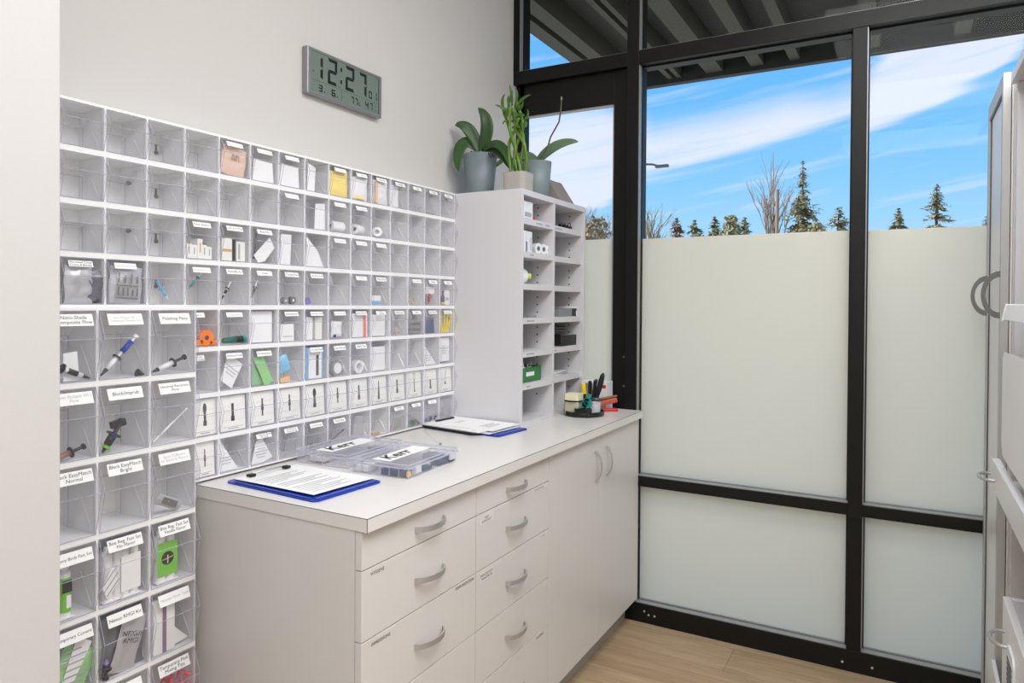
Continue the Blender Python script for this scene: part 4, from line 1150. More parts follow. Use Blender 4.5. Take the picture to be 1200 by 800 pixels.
cartridge(Lc(3, 1), 'white twin cartridge with printed front and green edge', .68, .80, cap=TEAL, lab=PAPER, r=.011, fx=.38)
sheet(Lc(3, 1), 'white tag leaning before the white cartridges', [(.16, .08), (.40, .28), (.28, .55), (.06, .28)], lines=3, fx=.02, name='paper_tag')
sheet(Lc(3, 1), 'green edge strip of the right white cartridge', [(.86, .1), (.92, .1), (.92, .68), (.86, .68)], m=LIME, fx=.3, name='green_strip')
cartridge(Lc(3, 2), 'green-labelled twin cartridge with black circle and rubber band', .42, .80, lab=LIME, circle=True, band=True, r=.0125, fx=.5)
pouch(Lc(4, 0), 'pale green packet in a low deep bin', PGREEN, .7, .7, .4, .3, tilt=-30, seed=31)
sheet(Lc(4, 0), 'ribbed white strip pack leaning on the pale green packet', [(.30, .0), (.50, .0), (.98, .66), (.70, .80)], lines=7, fx=.08, name='strip_pack')
pouch(Lc(4, 1), 'grey kit pouch with handwriting', DARKBAG, .9, .84, .5, .35, seed=32, t=.012)
pouch(Lc(4, 1), 'white kit bag in front of the grey pouch', SILVERBAG, .5, .8, .45, .12, tilt=-18, seed=33, t=.008, pt='NEXUS\nRMGI', name='bag', cat='bag')
syringe(Lc(4, 1), 'upright black syringe with purple cap in the kit bin', (.14, .30), (.14, .01), PURP, BLACK, PURP, BLACK, .006, BLACK, fx=.02, mid=(.1, .5))
carton(Lc(4, 2), 'white box with mauve stripe', PAPER, .48, .80, .2, .32, .08, stripe=(MAUVE, .42, .60, 0, 1))
sheet(Lc(4, 2), 'folded white leaflet right of the striped box', [(.58, .02), (.96, .05), (.62, .32)], fx=.3, name='leaflet', cat='leaflet')
bits(Lc(5, 2), 'pink mixing tip in the lowest deep bin', PINK, 40, .0042, .022, seed=12, fy=(.15, .95), fz=(.15, .62), group='pink mixing tips')
bits(Lc(5, 1), 'clear mixing tip in the lowest deep bin', WHITEP, 14, .0042, .022, seed=13, fz=(.0, .3), group='clear mixing tips')

# ================================================================== CLOCK
ck = tag(empty('wall_clock', (XWL, 1.738, 2.0775)), 'silver digital wall clock showing 12:27 with date and temperature', 'clock')
def ckp(y, z): return (y - 1.738, z - 2.0775)
fy0, fy1, fz0, fz1 = 1.5645, 1.9120, 2.0040, 2.1486
MB().box(.0005, .024, fy0 - 1.738, fy1 - 1.738, fz0 - 2.0775, fz1 - 2.0775).build('case', SILV, ck, bevel=.003)
LCD = mat('lcd_grey_green', (112, 126, 117), .35, bump=.01)
LCI = mat('lcd_ink', (18, 22, 20), .5, bump=.01)
MB().box(.0238, .0246, 1.5785 - 1.738, 1.8980 - 1.738, 2.0130 - 2.0775, 2.1395 - 2.0775).build('lcd_screen', LCD, ck)
BZL = MB()
BZL.box(.024, .0256, fy0 + .008 - 1.738, fy1 - .008 - 1.738, 2.1395 - 2.0775, fz1 - .004 - 2.0775).box(.024, .0256, fy0 + .008 - 1.738, fy1 - .008 - 1.738, fz0 + .004 - 2.0775, 2.0130 - 2.0775)
BZL.build('bezel', SILV, ck)
SEG = {'0': 'abcdef', '1': 'bc', '2': 'abged', '3': 'abgcd', '4': 'fgbc', '5': 'afgcd', '6': 'afgedc', '7': 'abc', '8': 'abcdefg', '9': 'abcdfg'}
def digit(mb, ch, y0, y1, z0, z1, t):
    zm = (z0 + z1) / 2; g = t * .12
    def H(z, lo, hi): mb.prism([(y0 + g, z), (y0 + g + t * .5, z + hi), (y1 - g - t * .5, z + hi), (y1 - g, z), (y1 - g - t * .5, z + lo), (y0 + g + t * .5, z + lo)], .0247, .0250, ax=0)
    def V(y, a, b, lo, hi): mb.prism([(y, a + g), (y + hi, a + g + t * .5), (y + hi, b - g - t * .5), (y, b - g), (y + lo, b - g - t * .5), (y + lo, a + g + t * .5)], .0247, .0250, ax=0)
    s = SEG[ch]
    if 'a' in s: H(z1, -t, 0)
    if 'd' in s: H(z0, 0, t)
    if 'g' in s: H(zm, -t / 2, t / 2)
    if 'b' in s: V(y1, zm, z1, -t, 0)
    if 'c' in s: V(y1, z0, zm, -t, 0)
    if 'f' in s: V(y0, zm, z1, 0, t)
    if 'e' in s: V(y0, z0, zm, 0, t)
dg_ = MB()
def D(ch, y0, y1, z0, z1, t):
    q = MB(); digit(q, ch, y0 - 1.738, y1 - 1.738, z0 - 2.0775, z1 - 2.0775, t); q.build('lcd_digit', LCI, ck)
D('1', 1.600, 1.6285, 2.0590, 2.1290, .0105)
D('2', 1.6500, 1.6915, 2.0545, 2.1350, .0105)
for z in (2.0690, 2.1080): dg_.box(.0247, .0250, 1.7065 - 1.738, 1.7140 - 1.738, z - 2.0775, z + .012 - 2.0775)
D('2', 1.7300, 1.7720, 2.0560, 2.1350, .0105)
D('7', 1.7950, 1.8320, 2.0565, 2.1330, .0105)
D('0', 1.8440, 1.8600, 2.0585, 2.0830, .0042)
D('1', 1.8700, 1.8850, 2.0585, 2.0860, .0042)
D('3', 1.6110, 1.6270, 2.0195, 2.0410, .0042)
D('6', 1.6670, 1.6840, 2.0195, 2.0410, .0042)
for y in (1.634, 1.691): dg_.box(.0247, .0250, y - 1.738, y + .004 - 1.738, 2.0200 - 2.0775, 2.0240 - 2.0775)
D('7', 1.7560, 1.7700, 2.0195, 2.0420, .0042); D('7', 1.7760, 1.7890, 2.0195, 2.0420, .0042); D('5', 1.7935, 1.8010, 2.0195, 2.0310, .0018)
D('4', 1.8260, 1.8420, 2.0195, 2.0440, .0042); D('7', 1.8490, 1.8630, 2.0195, 2.0440, .0042)
dg_.build('lcd_points', LCI, ck)
ln = MB(); ln.box(.0247, .0249, 1.582 - 1.738, 1.895 - 1.738, 2.0500 - 2.0775, 2.0506 - 2.0775).box(.0247, .0249, 1.582 - 1.738, 1.895 - 1.738, 2.1378 - 2.0775, 2.1383 - 2.0775)
ln.box(.0247, .0249, 1.7130 - 1.738, 1.7136 - 1.738, 2.0150 - 2.0775, 2.0500 - 2.0775).box(.0247, .0250, 1.8935 - 1.738, 1.8965 - 1.738, 2.016 - 2.0775, 2.137 - 2.0775)
ln.build('lcd_rules', LCI, ck)
for s, y, z, sz in (('PM', 1.589, 2.076, .008), ('INDOOR', 1.72, 2.030, .003), ('SEC', 1.882, 2.132, .005), ('F', 1.8045, 2.040, .007), ('%', 1.878, 2.038, .010), ('RH', 1.880, 2.024, .006), ('WED', 1.702, 2.0565, .006)):
    text_mb(s, sz).xf(T(.0248, y - 1.738, z - 2.0775) @ FACEX).build('lcd_lettering', LCI, ck)

# ================================================================== ON THE WORKTOP
WT = .9103
FACEZ = Matrix(((0, -1, 0, 0), (1, 0, 0, 0), (0, 0, 1, 0), (0, 0, 0, 1)))
def rrect(x0, x1, y0, y1, r, n=4):
    P = []
    for cx, cy, a in ((x1 - r, y1 - r, 0), (x0 + r, y1 - r, 90), (x0 + r, y0 + r, 180), (x1 - r, y0 + r, 270)):
        for k in range(n + 1):
            t = math.radians(a + 90 * k / n); P.append((cx + r * math.cos(t), cy + r * math.sin(t)))
    return P
def clipboard(loc, rz, label, L, W, lines=True):
    o = tag(empty('clipboard', loc, rz), label, 'clipboard')
    bd = MB().prism(rrect(-L / 2, L / 2, -W / 2, W / 2, .012), 0, .004, ax=2)
    bd.box(L / 2 - .018, L / 2 - .004, -W / 2 + .01, W / 2 - .01, .004, .006)
    bd.box(-L / 2 + .03, L / 2 - .02, -W / 2 + .002, -W / 2 + .010, .004, .006)
    bd.build('board', BLUE, o, bevel=.001)
    return o
cbd = clipboard((.212, 1.277, WT), math.radians(-3), 'blue clipboard with a white form at the near end of the worktop', .322, .218)
fm = MB(); n = 12
PL, PW_ = .292, .195
for i in range(n):
    xa, xb = -PL / 2 + PL * i / n, -PL / 2 + PL * (i + 1) / n
    za, zb = (.0045 + .005 * (i / n) * (1 - .3 * i / n) for i in (i, i + 1))
    fm.quad((xa - .01, -PW_ / 2 + .006, za + .002), (xb - .01, -PW_ / 2 + .006, zb + .002), (xb - .01, PW_ / 2 + .01, zb), (xa - .01, PW_ / 2 + .01, za))
pf = fm.build('paper_form', PAPER, cbd); md = pf.modifiers.new('thick', 'SOLIDIFY'); md.thickness = .0008; md.offset = 1
ln = MB()
for k in range(16):
    xx = -.09 + .0135 * k
    if k in (5, 9): continue
    y1 = (.055, .02, .06, .04, -.02, 0, .065, .03, .06, 0, .05, .065, -.01, .06, .03, .05)[k]
    t_ = (xx + .01 + PL / 2) / PL; z = .0045 + .005 * t_ * (1 - .3 * t_) + .0036
    ln.box(xx, xx + .0022, -.075, y1, z - .0008, z - .0005)
ln.build('printed_lines', GINK, pf)
cl_ = MB(); cx = -.134
cl_.tube([(cx - .004, -.052, .013), (cx - .004, .052, .013)], .0016, 6)
cl_.tube([(cx - .006, -.050, .013), (cx + .012, -.020, .020), (cx + .012, .020, .020), (cx - .006, .050, .013)], .0014, 6)
c_ = cl_.build('clip', STEEL, cbd)
MB().box(cx - .008, cx + .010, -.064, -.046, .0085, .015).build('clip_foot', BLACK, cbd, bevel=.002)
MB().box(cx - .008, cx + .010, .046, .064, .0085, .015).build('clip_foot', BLACK, cbd, bevel=.002)

def organiser(loc, rz, label, LX, LY, H, seed):
    o = tag(empty('organiser_box', loc, rz), label, 'organiser box')
    rnd = random.Random(seed)
    b = MB(); h1 = H * .74
    x0, x1, y0, y1 = -LX / 2 + .004, LX / 2 - .004, -LY / 2 + .004, LY / 2 - .004
    b.quad((x0, y0, 0), (x1, y0, 0), (x1, y0, h1), (x0, y0, h1)).quad((x0, y1, 0), (x1, y1, 0), (x1, y1, h1), (x0, y1, h1))
    b.quad((x0, y0, 0), (x0, y1, 0), (x0, y1, h1), (x0, y0, h1)).quad((x1, y0, 0), (x1, y1, 0), (x1, y1, h1), (x1, y0, h1))
    b.quad((x0, y0, .001), (x1, y0, .001), (x1, y1, .001), (x0, y1, .001))
    for k in range(1, 6):
        x = x0 + (x1 - x0) * k / 6; b.quad((x, y0, .001), (x, y1, .001), (x, y1, h1 * .94), (x, y0, h1 * .94))
    for k in range(1, 4):
        y = y0 + (y1 - y0) * k / 4; b.quad((x0, y, .001), (x1, y, .001), (x1, y, h1 * .94), (x0, y, h1 * .94))
    for x in [x0 + (x1 - x0) * k / 6 for k in range(7)]:
        b.tube([(x, y0, .001), (x, y0, h1)], .0011, 4, mi=1, cap=False)
    for x in (x0, x1): b.tube([(x, y0, 0), (x, y1, 0)], .001, 4, mi=1, cap=False); b.tube([(x, y0, h1), (x, y1, h1)], .0012, 4, mi=1, cap=False)
    for y in (y0, y1): b.tube([(x0, y, 0), (x1, y, 0)], .001, 4, mi=1, cap=False); b.tube([(x0, y, h1), (x1, y, h1)], .0012, 4, mi=1, cap=False)
    b.build('tray', [BOXP, BOXE], o)
    X0, X1, Y0, Y1 = -LX / 2, LX / 2, -LY / 2, LY / 2
    l = MB()
    l.quad((X0, Y0, H), (X1, Y0, H), (X1, Y1, H), (X0, Y1, H))
    for a, c in (((X0, Y0), (X1, Y0)), ((X1, Y0), (X1, Y1)), ((X1, Y1), (X0, Y1)), ((X0, Y1), (X0, Y0))):
        l.quad((a[0], a[1], H * .72), (c[0], c[1], H * .72), (c[0], c[1], H), (a[0], a[1], H))
        l.tube([(a[0], a[1], H), (c[0], c[1], H)], .0014, 4, mi=1, cap=False); l.tube([(a[0], a[1], H * .72), (c[0], c[1], H * .72)], .0011, 4, mi=1, cap=False)
    l.prism([(X1, H * .3), (X1 + .006, H * .3), (X1 + .006, H * .8), (X1, H * .8)], -.10, -.075, ax=1, mi=1)
    l.prism([(X1, H * .3), (X1 + .006, H * .3), (X1 + .006, H * .8), (X1, H * .8)], .075, .10, ax=1, mi=1)
    lid = l.build('lid', [BOXP, BOXE], o)
    w = MB().box(X0 + LX * .30, X0 + LX * .62, Y0 + .02, Y1 - .035, H + .0002, H + .0007)
    lb = w.build('lid_label', PAPER, lid)
    text_mb('Kerr', .060, .25, .0016).xf(T(X0 + LX * .45, -.035, H + .0009) @ FACEZ).build('lettering', INK, lb)
    return o
def in_box(loc, rz, items):
    R = RZ(rz)
    for (name, lab, cat, m, x, y, lx, ly, z0, z1) in items:
        b = MB().box(-lx / 2, lx / 2, -ly / 2, ly / 2, 0, z1 - z0)
        o = b.build(name, m, bevel=.001)
        o.location = Vector(loc) + (R @ Vector((x, y, z0))); o.rotation_euler = (0, 0, rz)
        tag(o, lab, cat)
OB2 = (.318, 1.552, WT); OB1 = (.108, 1.560, WT)
organiser(OB2, math.radians(4), 'clear compartment box nearer the worktop front, with dark blue refills', .186, .252, .036, 1)
organiser(OB1, math.radians(3), 'clear compartment box nearer the wall bins, mostly pale inside', .186, .252, .036, 2)
in_box(OB2, math.radians(4), [
    ('refill_block', 'dark blue refill at the near side of the front compartment box', 'refill', NAVY, .012, -.10, .022, .035, .002, .018),
    ('refill_block', 'dark slate refill second from the front corner of the compartment box', 'refill', mat('slate_plastic', (66, 84, 108), .5, bump=.03), .040, -.10, .022, .035, .002, .018),
    ('refill_block', 'dark slate refill third along the near side of the compartment box', 'refill', MATS['slate_plastic'], .066, -.10, .018, .035, .002, .016),
    ('round_sticker_block', 'orange dot piece in the front corner of the compartment box', 'piece', mat('amber_print', (244, 200, 110), .5, bump=.02), .084, -.112, .006, .014, .004, .018),
    ('refill_block', 'blue grey refill midway in the front compartment box', 'refill', MATS['slate_plastic'], .07, -.02, .03, .04, .002, .012),
    ('refill_block', 'dark refill at the far right of the front compartment box', 'refill', MATS['slate_plastic'], .072, .06, .03, .05, .002, .018),
    ('refill_block', 'black piece in the far corner of the front compartment box', 'refill', BLACK, .078, .105, .022, .02, .002, .015),
    ('refill_block', 'blue grey tray at the far side of the front compartment box', 'refill', mat('blue_grey_plastic', (120, 132, 160), .5, bump=.03), .03, .095, .05, .04, .004, .02),
    ('refill_bag', 'pale bag at the near left of the front compartment box', 'bag', WHITEP, -.066, -.09, .04, .045, .002, .017)])
in_box(OB1, math.radians(3), [
    ('card_insert', 'tan card seen in the near left of the back compartment box', 'card', CREAM, -.03, -.085, .05, .05, .006, .02),
    ('refill_block', 'grey tray along the front edge of the back compartment box', 'refill', MATS['blue_grey_plastic'], .06, .02, .03, .14, .004, .016),
    ('refill_block', 'pale grey block at the far end of the back compartment box', 'refill', MGREY, .02, .10, .05, .03, .004, .014)])
# clear swab wand lying on the worktop
q0 = at(498, 504, 2, WT + .004); q1 = at(516, 520, 2, WT + .004)
o = tag(empty('clear_wand', q0), 'thin clear wand lying behind the front compartment box', 'wand')
MB().tube([(0, 0, 0), q1 - q0], .0012, 6).build('rod', WHITEP, o); MB().lathe([(.004, -.003), (.004, .003)], tuple(q1 - q0), 10).build('tip', MGREY, o)

# clipboard and papers in front of the pigeonhole shelf
cb2 = clipboard((.168, 2.150, WT), math.radians(-5), 'blue clipboard under a stack of sheets beside the pigeonhole shelf', .335, .185)
c0 = at(590, 511, 2, WT + .006)
stack = [(.150, 2.150, -6, .30, .180, PAPER, 'white sheet directly on the blue clipboard'), (.120, 2.120, -9, .28, .17, DGREY, 'black folder edge between the sheets'),
         (.130, 2.125, -8, .29, .17, CREAM, 'cream sheet above the black folder'), (.150, 2.158, -4, .30, .175, PAPER, 'top white sheet with green drawing beside the shelf')]
for k, (x, y, a, L, W, m, lab) in enumerate(stack):
    b = MB().box(-L / 2, L / 2, -W / 2, W / 2, 0, .0022)
    s = empty('paper_sheet' if m != DGREY else 'folder', (x, y, WT + .0064 + k * .0026), math.radians(a)); tag(s, lab, 'paper' if m != DGREY else 'folder')
    b.build('sheet', m, s)
    if k == 3:
        text_mb('pet', .04, .1).xf(T(-.06, .0, .0024) @ FACEZ).build('green_drawing', mat('sage_print', (176, 196, 130), .6, bump=.02), s)
        tt = MB()
        for i in range(4): tt.box(.06 + .012 * i, .063 + .012 * i, -.04, .045 - .01 * (i % 2), .0022, .0025)
        tt.build('printed_lines', HGREY, s)
MB().box(-.150, -.138, -.05, .05, .006, .022).build('clip', BLACK, cb2, bevel=.002)

# desk caddy near the window
KC = Vector((.380, 2.645, WT))
kd = tag(empty('desk_caddy', KC), 'round black rotating desk caddy at the end of the worktop', 'desk organiser')
KR = .082
MB().lathe([(KR * .9, 0), (KR, .004), (KR, .020), (KR * .965, .020), (KR * .95, .006), (KR * .5, .006), (.01, .0065)], n=36).build('tray', BLACK, kd)
MB().lathe([(.008, .006), (.008, .085)], n=12).build('post', BLACK, kd)
def ring(r, z, cx, cy, h=.006):
    return MB().lathe([(r, z), (r, z + h), (r - .0018, z + h), (r - .0018, z)], (cx, cy, 0), 24, closed=True)
ring(.040, .058, -.032, -.030).build('holder_ring', BLACK, kd); ring(.034, .062, .040, .012).build('holder_ring', BLACK, kd); ring(.030, .062, -.005, .046).build('holder_ring', BLACK, kd)
MB().prism(rrect(-.012, .050, -.072, -.034, .006), .006, .034, ax=2).build('front_tray', BLACK, kd, bevel=.002)
def onk(name, mb, m, dx, dy, dz, label, cat, **kw):
    o = mb.build(name, m, **kw); o.location = KC + Vector((dx, dy, dz)); return tag(o, label, cat)
nt_ = tag(empty('note_cube', KC + Vector((-.032, -.030, .007))), 'cream sticky note cube in the caddy', 'note cube')
MB().prism(rrect(-.031, .031, -.031, .031, .010), 0, .056, ax=2).build('cup', mat('beige_cup', (196, 192, 166), .4, bump=.02), nt_)
MB().prism(rrect(-.0305, .0305, -.0305, .0305, .006), .0565, .082, ax=2).build('notes', mat('cream_notes', (240, 234, 198), .7, bump=.1, bscale=200), nt_)
def pen(c, top, r, m, label, capm=None, name='marker'):
    o = tag(empty(name, KC + Vector(c)), label, 'pen')
    V = Vector(top) - Vector(c)
    MB().tube([(0, 0, 0), V * .62], r, 12).build('barrel', m, o, smooth=False)
    MB().tube([V * .62, V * .96, V], [r * 1.12, r * 1.12, r * .8], 12).build('cap', capm or m, o)
    return o
pen((-.006, .034, .008), (-.018, .030, .128), .0085, YEL, 'yellow highlighter standing in the caddy')
pen((.004, .052, .008), (.004, .050, .135), .007, BLACK, 'black marker right of the yellow highlighter')
pen((.018, .046, .008), (.030, .046, .140), .007, BLACK, 'middle black marker leaning slightly right')
pen((.000, .060, .008), (.028, .062, .142), .006, DGREY, 'dark grey pen behind the middle marker')
o = tag(empty('black_brush', KC + Vector((.030, .020, .010))), 'large black handled brush leaning out of the caddy', 'brush')
V = at(707, 437, 1, KC.y + .02) - (KC + Vector((.030, .020, .010)))
MB().tube([(0, 0, 0), V * .42], .0045, 8).build('shaft', STEEL, o)
MB().tube([V * .38, V * .55, V * .75, V * .93, V], [.007, .0105, .0115, .0095, .004], 10).build('grip', BLACK, o, smooth=True)
o = tag(empty('correction_tape', KC + Vector((.036, -.054, .036))), 'teal correction tape dispenser at the caddy front', 'tape dispenser')
MB().lathe([(.021, -.006), (.021, .006)], n=20, ax=1).xf(T(0, 0, .021)).build('case', TEAL, o, bevel=.001)
MB().prism([(-.024, .004), (-.004, .004), (.016, .052), (.008, .056)], -.006, .006, ax=1).build('nose', TEAL, o, bevel=.002)
MB().lathe([(.010, .0062), (.010, .0074), (.006, .0074), (.006, .0062)], n=16, ax=1, closed=True).xf(T(0, -.0136, .021)).build('wheel', TEALD, o)
o = tag(empty('clear_cup', KC + Vector((.040, .012, .007))), 'small clear cup with white clips in the caddy', 'cup')
MB().lathe([(.026, 0), (.031, .062), (.0295, .062), (.0245, .002), (.001, .002)], n=24).build('wall', BOXP, o)
MB().lathe([(.022, .003), (.024, .045), (.001, .050)], n=18).build('filling', WHITEP, o)
q = at(715, 481, 2, WT)
o = tag(empty('red_stapler', (q.x - .012, q.y - .02, WT), math.radians(30)), 'red stapler with brown top beside the caddy', 'stapler')
MB().box(-.055, .050, -.014, .014, 0, .012).build('base', RED, o, bevel=.003)
MB().box(-.055, .052, -.013, .013, .016, .036, rot=RY(-.22).to_3x3(), piv=(-.055, 0, .016)).build('top_arm', mat('terracotta_plastic', (196, 84, 60), .4, bump=.02), o, bevel=.004)
MB().box(-.03, .056, -.010, .010, .038, .046, rot=RY(-.22).to_3x3(), piv=(-.055, 0, .016)).build('cover', mat('brown_metal', (130, 84, 44), .4, bump=.02), o, bevel=.003)
# white carton behind
a0 = at(681, 446, 1, 2.80); a1 = at(711, 446, 1, 2.80)
o = tag(empty('white_carton', (a0.x, 2.80, WT)), 'white printed carton standing behind the caddy', 'box')
CWd = a1.x - a0.x; CH = a0.z - WT
MB().box(0, CWd, -.0, .07, 0, CH).build('carton', WHITEP, o, bevel=.001)
MB().box(CWd * .06, CWd * .46, -.0006, -.0002, CH * .1, CH * .94).build('grey_panel', MGREY, o)
b = MB(); b.box(CWd * .78, CWd * .97, -.0006, -.0002, CH * .78, CH * .9).box(CWd * .85, CWd * .97, -.0006, -.0002, CH * .28, CH * .46)
b.build('red_print', RED, o)
b = MB()
for k in range(6): b.box(CWd * .52, CWd * (.66 + .05 * (k % 2)), -.0006, -.0002, CH * (.3 + .1 * k), CH * (.325 + .1 * k))
b.build('black_print', DGREY, o)

# ------------------------------------------------ in the pigeonholes
def cellfloor(side, i):
    """top face of the shelf under cell i"""
    return (LZ[i] + .0112) if i < 6 else WT + .0145
def yat(u, v, x=.27): return at(u, v, 0, x).y
def pbox(side, i, u0, u1, H, D, m, label, name='small_box', cat='box', x1=.275, extra=None, dz=0, bevel=.001):
    z = cellfloor(side, i) + dz; y0, y1 = yat(u0, 300, x1), yat(u1, 300, x1)
    o = tag(empty(name, (x1, y0, z)), label, cat)
    MB().box(-D, 0, 0, y1 - y0, 0, H).build('body', m, o, bevel=bevel)
    W = y1 - y0
    for k, (mm, a, b, c, d) in enumerate(extra or []):
        MB().box(.0002, .0007, a * W, b * W, c * H, d * H).build('print', mm, o)
    return o
pbox(0, 0, 613, 624, .068, .12, WHITEP, 'white carton with blue base stripe in the top left pigeonhole', extra=[(BLUE, .1, .95, 0, .07), (GINK, .15, .85, .15, .4)])
pbox(0, 0, 624.3, 626.5, .016, .10, RED, 'small red packet right of the white carton, top left pigeonhole')
pbox(0, 1, 613, 616, .080, .12, WHITEP, 'left white carton in the second left pigeonhole')
pbox(0, 1, 616.3, 623.5, .080, .12, WHITEP, 'white carton with navy edge in the second left pigeonhole', extra=[(NAVY, 0, .18, 0, .5), (GINK, .7, .8, .1, .7)])
for k, u in enumerate((628.5, 634.8, 641.1)):
    z = cellfloor(0, 1); y = yat(u, 300, .262)
    o = tag(empty('white_roll', (.262, y, z + .021)), f'white roll, {("left", "middle", "right")[k]} one of three in the second left pigeonhole', 'roll')
    MB().lathe([(.021, -.011), (.021, .011), (.010, .011), (.010, -.011)], n=22, ax=0, closed=True).xf(RZ(math.radians(-12))).build('winding', WHITEP, o)
    MB().lathe([(.0098, -.0115), (.0098, .0115), (.006, .0115), (.006, -.0115)], n=16, ax=0, closed=True).xf(RZ(math.radians(-12))).build('core', MGREY, o)
z = cellfloor(0, 2); y = yat(613, 325, .24)
o = tag(empty('white_bottle', (.22, y, z + .032)), 'rounded white bottle with lime cap lying in the third left pigeonhole', 'bottle')
MB().lathe([(.026, -.05), (.032, -.03), (.032, .015), (.022, .032), (.012, .036)], n=24, ax=1).xf(RZ(math.radians(-50))).build('body', WHITEP, o, smooth=True)
MB().lathe([(.011, .036), (.011, .048)], n=16, ax=1).xf(RZ(math.radians(-50))).build('cap', mat('lime_cap', (206, 226, 30), .4, bump=.02), o)
pbox(0, 3, 611.5, 613.5, .06, .08, MGREY, 'grey upright packet at the left of the fourth left pigeonhole')
pbox(0, 3, 620, 629, .008, .08, MGREY, 'flat grey tin lying in the fourth left pigeonhole', name='flat_tin', cat='tin')
# green basket with metal clamps
z = cellfloor(0, 5); y0, y1 = yat(612, 430, .27), yat(634, 430, .27)
gb = tag(empty('green_basket', (.27, y0, z)), 'green plastic basket with white label in the sixth left pigeonhole', 'basket')
Wg = y1 - y0
g = MB()
t = .0018; Hh = .055
for a, b_, c, d in ((-.16, 0, 0, t), (-.16, 0, Wg - t, Wg), (-.16, -.16 + t, 0, Wg), (-t, 0, 0, Wg)): g.box(a, b_, c, d, 0, Hh)
g.box(-.16, 0, 0, Wg, 0, t).box(-.002, .002, -.001, Wg + .001, Hh - .004, Hh)
g.build('basket', GREEN, gb)
MB().box(.0002, .0008, Wg * .2, Wg * .62, Hh * .40, Hh * .68).build('label_card', PAPER, gb)
for k, (yy, w, h, m) in enumerate(((.015, .022, .030, WHITEP), (.045, .030, .024, STEEL), (.075, .026, .028, STEEL))):
    b = MB(); b.box(-.03, -.004, -w / 2, w / 2, 0, h * .6).box(-.012, -.008, -w / 2, -w / 2 + .004, h * .6, h).box(-.012, -.008, w / 2 - .004, w / 2, h * .6, h * 1.2)
    b.tube([(-.003, 0, h * .3), (-.0005, 0, h * .3)], .004, 10)
    o = b.build('metal_clamp', m, bevel=.0006); o.location = (.27, y0 + yy, z + Hh * .72)
    tag(o, f'{("white", "left steel", "right steel")[k]} clamp sticking out of the green basket', 'clamp')
# right column
z = cellfloor(1, 0)
rnd = random.Random(9)
for k, u in enumerate((655, 659, 663, 667)):
    b = MB().prism([(-.011, 0), (.011, 0), (.005, .020), (-.005, .020)], 0, .012, ax=0).tube([(.006, -.006, .018), (.006, -.009, .030)], .0012, 6).tube([(.006, .006, .018), (.006, .009, .030)], .0012, 6)
    o = b.build('binder_clip', BLACK, bevel=.0008); o.location = (.24, yat(u, 268, .24), z); o.rotation_euler = (0, 0, rnd.uniform(-.5, .5))
    tag(o, 'black binder clip in the top right pigeonhole', 'clip', 'black binder clips')
o = pbox(1, 3, 656, 671, .034, .15, MGREY, 'grey tray with black holder in the fourth right pigeonhole', name='grey_tray', cat='tray', x1=.262)
o = pbox(1, 3, 671.2, 680.5, .034, .15, BLACK, 'black dispenser with white lid in the fourth right pigeonhole', name='dispenser', cat='dispenser', x1=.262, extra=[(PAPER, .45, .95, .1, .7), (DGREY, .6, .8, .25, .5)])
MB().box(-.15, .002, -.006, (yat(680.5, 300, .262) - yat(671.2, 300, .262)) + .002, .0345, .042).build('lid', WHITEP, o, bevel=.001)
z = cellfloor(1, 4); y0, y1 = yat(656.5, 400, .262), yat(677, 400, .262)
o = tag(empty('black_bin', (.262, y0, z)), 'black open bin holding cables in the fifth right pigeonhole', 'bin')
Wb = y1 - y0
MB().prism([(0.006, 0), (Wb - .012, 0), (Wb, .050), (Wb - .003, .050), (Wb - .014, .003), (.008, .003), (.003, .050), (0, .050)], -.14, 0, ax=0).box(-.003, 0, .006, Wb - .010, 0, .045).build('body', BLACK, o)
o = tag(empty('coiled_cable', (.19, (y0 + y1) / 2, z + .052)), 'grey coiled cable on the black bin', 'cable')
cv = []
for i in range(60):
    t = i * .42; cv.append((math.cos(t) * .05, math.sin(t) * (Wb * .36), .010 + .0003 * i + .004 * math.sin(t * .7)))
MB().tube(cv, .0028, 6).build('cable', MGREY, o, smooth=True)
z = cellfloor(1, 5)
for k in range(3):
    b = MB().box(-.10, .10, -.09, .09, 0, .003)
    o = b.build('loose_paper', (PAPER, GINK, PAPER)[k]); o.location = (.15, 2.675, z + .004 * k); o.rotation_euler = (0, 0, math.radians((4, -7, 9)[k]))
    tag(o, f'{("bottom", "middle grey", "top")[k]} loose paper in the sixth right pigeonhole', 'paper')

